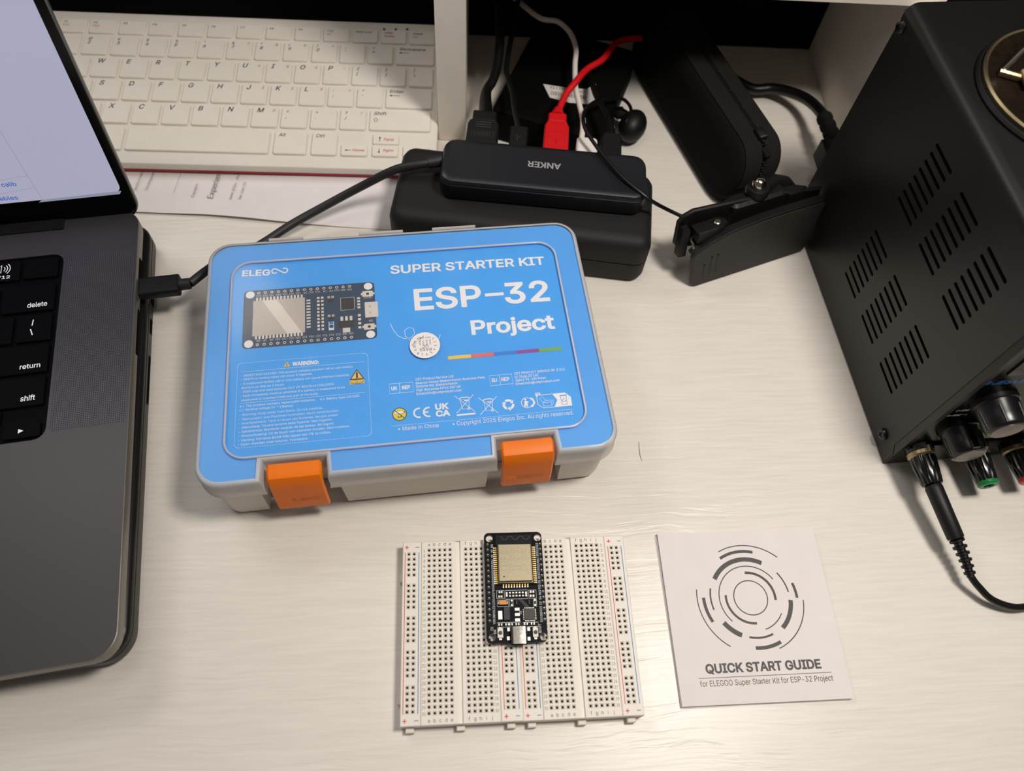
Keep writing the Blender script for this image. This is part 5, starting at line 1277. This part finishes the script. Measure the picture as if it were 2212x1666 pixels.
for a, b in (((-8.77,-2.12), (-5.19,-5.91)), ((-4.67,-2.16), (5.79,-6.25)), ((6.39,-2.27), (9.87,-6.15)), ((-8.55,-6.63), (-3.45,-9.59)), ((-2.86,-6.25), (-1.19,-9.66)), ((8.37,-6.48), (9.83,-10)), ((-8.9,-16.87), (1.94,-18.93)), ((3.04,-17.15), (10.05,-19.09))):
    m.polyline([(a[0], b[1]), (b[0], b[1]), (b[0], a[1]), (a[0], a[1])], 0.16, zk, True)
m.build('silkscreen', t)
m = em().use('print_darker')
for k in range(4): a, b = (1.06,-5.99), (5.54,-10.98); m.line((a[0]+0.5*k, a[1]), (b[0]+0.5*k, b[1]), 0.14, zk)
m.build('copper_tracks', t)

# ================================================================ folded booklet
BK = (156.25,-34.30,0.0)
t = thing('guide_booklet', 'square white folded booklet with a dark ring design, right of the breadboards', 'booklet', BK, 0)
for k, (dx, dy, r_) in enumerate(((-0.9, -0.5, 0.5), (-0.6, 0.2, 0.25), (-0.3, -0.25, -0.2), (-0.1, 0.1, 0.1))):
    z0 = 0.05+0.52*k; a = radians(r_)
    MB().frame((cos(a), sin(a), 0), (-sin(a), cos(a), 0), (0, 0, 1), (dx, dy, 0)).use('paper_edge' if k % 2 else 'paper_white').solid(rrect(-40.6, -41.0, 40.6, 41.0, 0.3, 2), [(0, z0), (0, z0+0.3)]).build('page', t)
m = MB().use('paper_white'); n = 14; g = []
for i in range(n+1):
    row = []
    for j in range(n+1):
        x = -40.75+81.5*i/n; y = -41.1+82.2*j/n; lift = 0.9*(i/n)**2*(1-0.4*abs(j/n-0.5))
        row.append(m.pt(x, y, 2.15+lift*0.8))
    g.append(row)
for i in range(n):
    for j in range(n): m.face((g[i][j], g[i+1][j], g[i+1][j+1], g[i][j+1]))
rim = [g[i][0] for i in range(n)]+[g[n][j] for j in range(n)]+[g[i][n] for i in range(n, 0, -1)]+[g[0][j] for j in range(n, 0, -1)]
up_ = [m.v[i] for i in rim]; r0 = [m.pt(*p) for p in up_]; r1 = [m.pt(p[0], p[1], p[2]-0.25) for p in up_]; m.bridge(r1, r0)
r2 = [m.pt(p[0], p[1], p[2]-0.25) for p in up_]; m.cap(r2, True)
cov = m.build('cover', t)
def zb(x): return 2.15+0.9*((x+40.75)/81.5)**2*0.8+0.06
m = MB().use('ink'); m.print_ = False; cx, cy = 1.13, 7.05
for r_, w_, a0, a1 in ((26.32, 0.50, 117.2, 48.0), (23.24, 1.45, 120.5, 76.3), (19.12, 2.22, 149.3, 62.1), (15.68, 0.50, -135.5, -326.7), (12.32, 1.22, 92.6, -7.7), (12.35, 1.11, -87.0, -187.7), (15.97, 0.50, -30.8, -74.3), (19.58, 0.67, 36.8, 5.9), (23.23, 1.33, 15.9, -2.5), (19.77, 2.11, -5.6, -49.4), (26.11, 0.50, -4.8, -69.5), (23.89, 1.67, -63.9, -95.5), (19.19, 0.95, -66.9, -103.2), (19.31, 2.34, -113.8, -143.8), (23.55, 1.56, -152.5, -182.2), (20.00, 0.78, -165.1, -195.3), (26.77, 0.50, -122.4, -190.9), ):
    m.arc(cx, cy, r_, w_, a0, a1, 0)
m.arc(cx, cy, 8.38, 0.5, 0, 360, 0, 60)
m.text('QUICK START GUIDE', -27.1, -27.1, 0, 55.7, 3.9, bold=0.03, res=4); m.line((-31.0, -29.2), (32.7, -29.2), 0.22, 0); m.text('for ELEGOO Super Starter Kit for ESP-32 Project', -30.8, -32.9, 0, 63.7, 2.5, res=3)
m.v = [(x, y, zb(x)+z) for x, y, z in m.v]
m.build('cover_print', cov)

# ================================================================ stray hair on the desk
hp = [(113.19,58.95,0.1), (112.83,54.71,0.4), (112.83,50.67,0.3), (113.49,47.77,0.1)]
t = MB().use('hair').sweep(smooth_path(hp, 6), 0.09, 5).build('stray_hair')
tag(t, 'single short dark hair lying on the desk right of the blue box', 'hair')
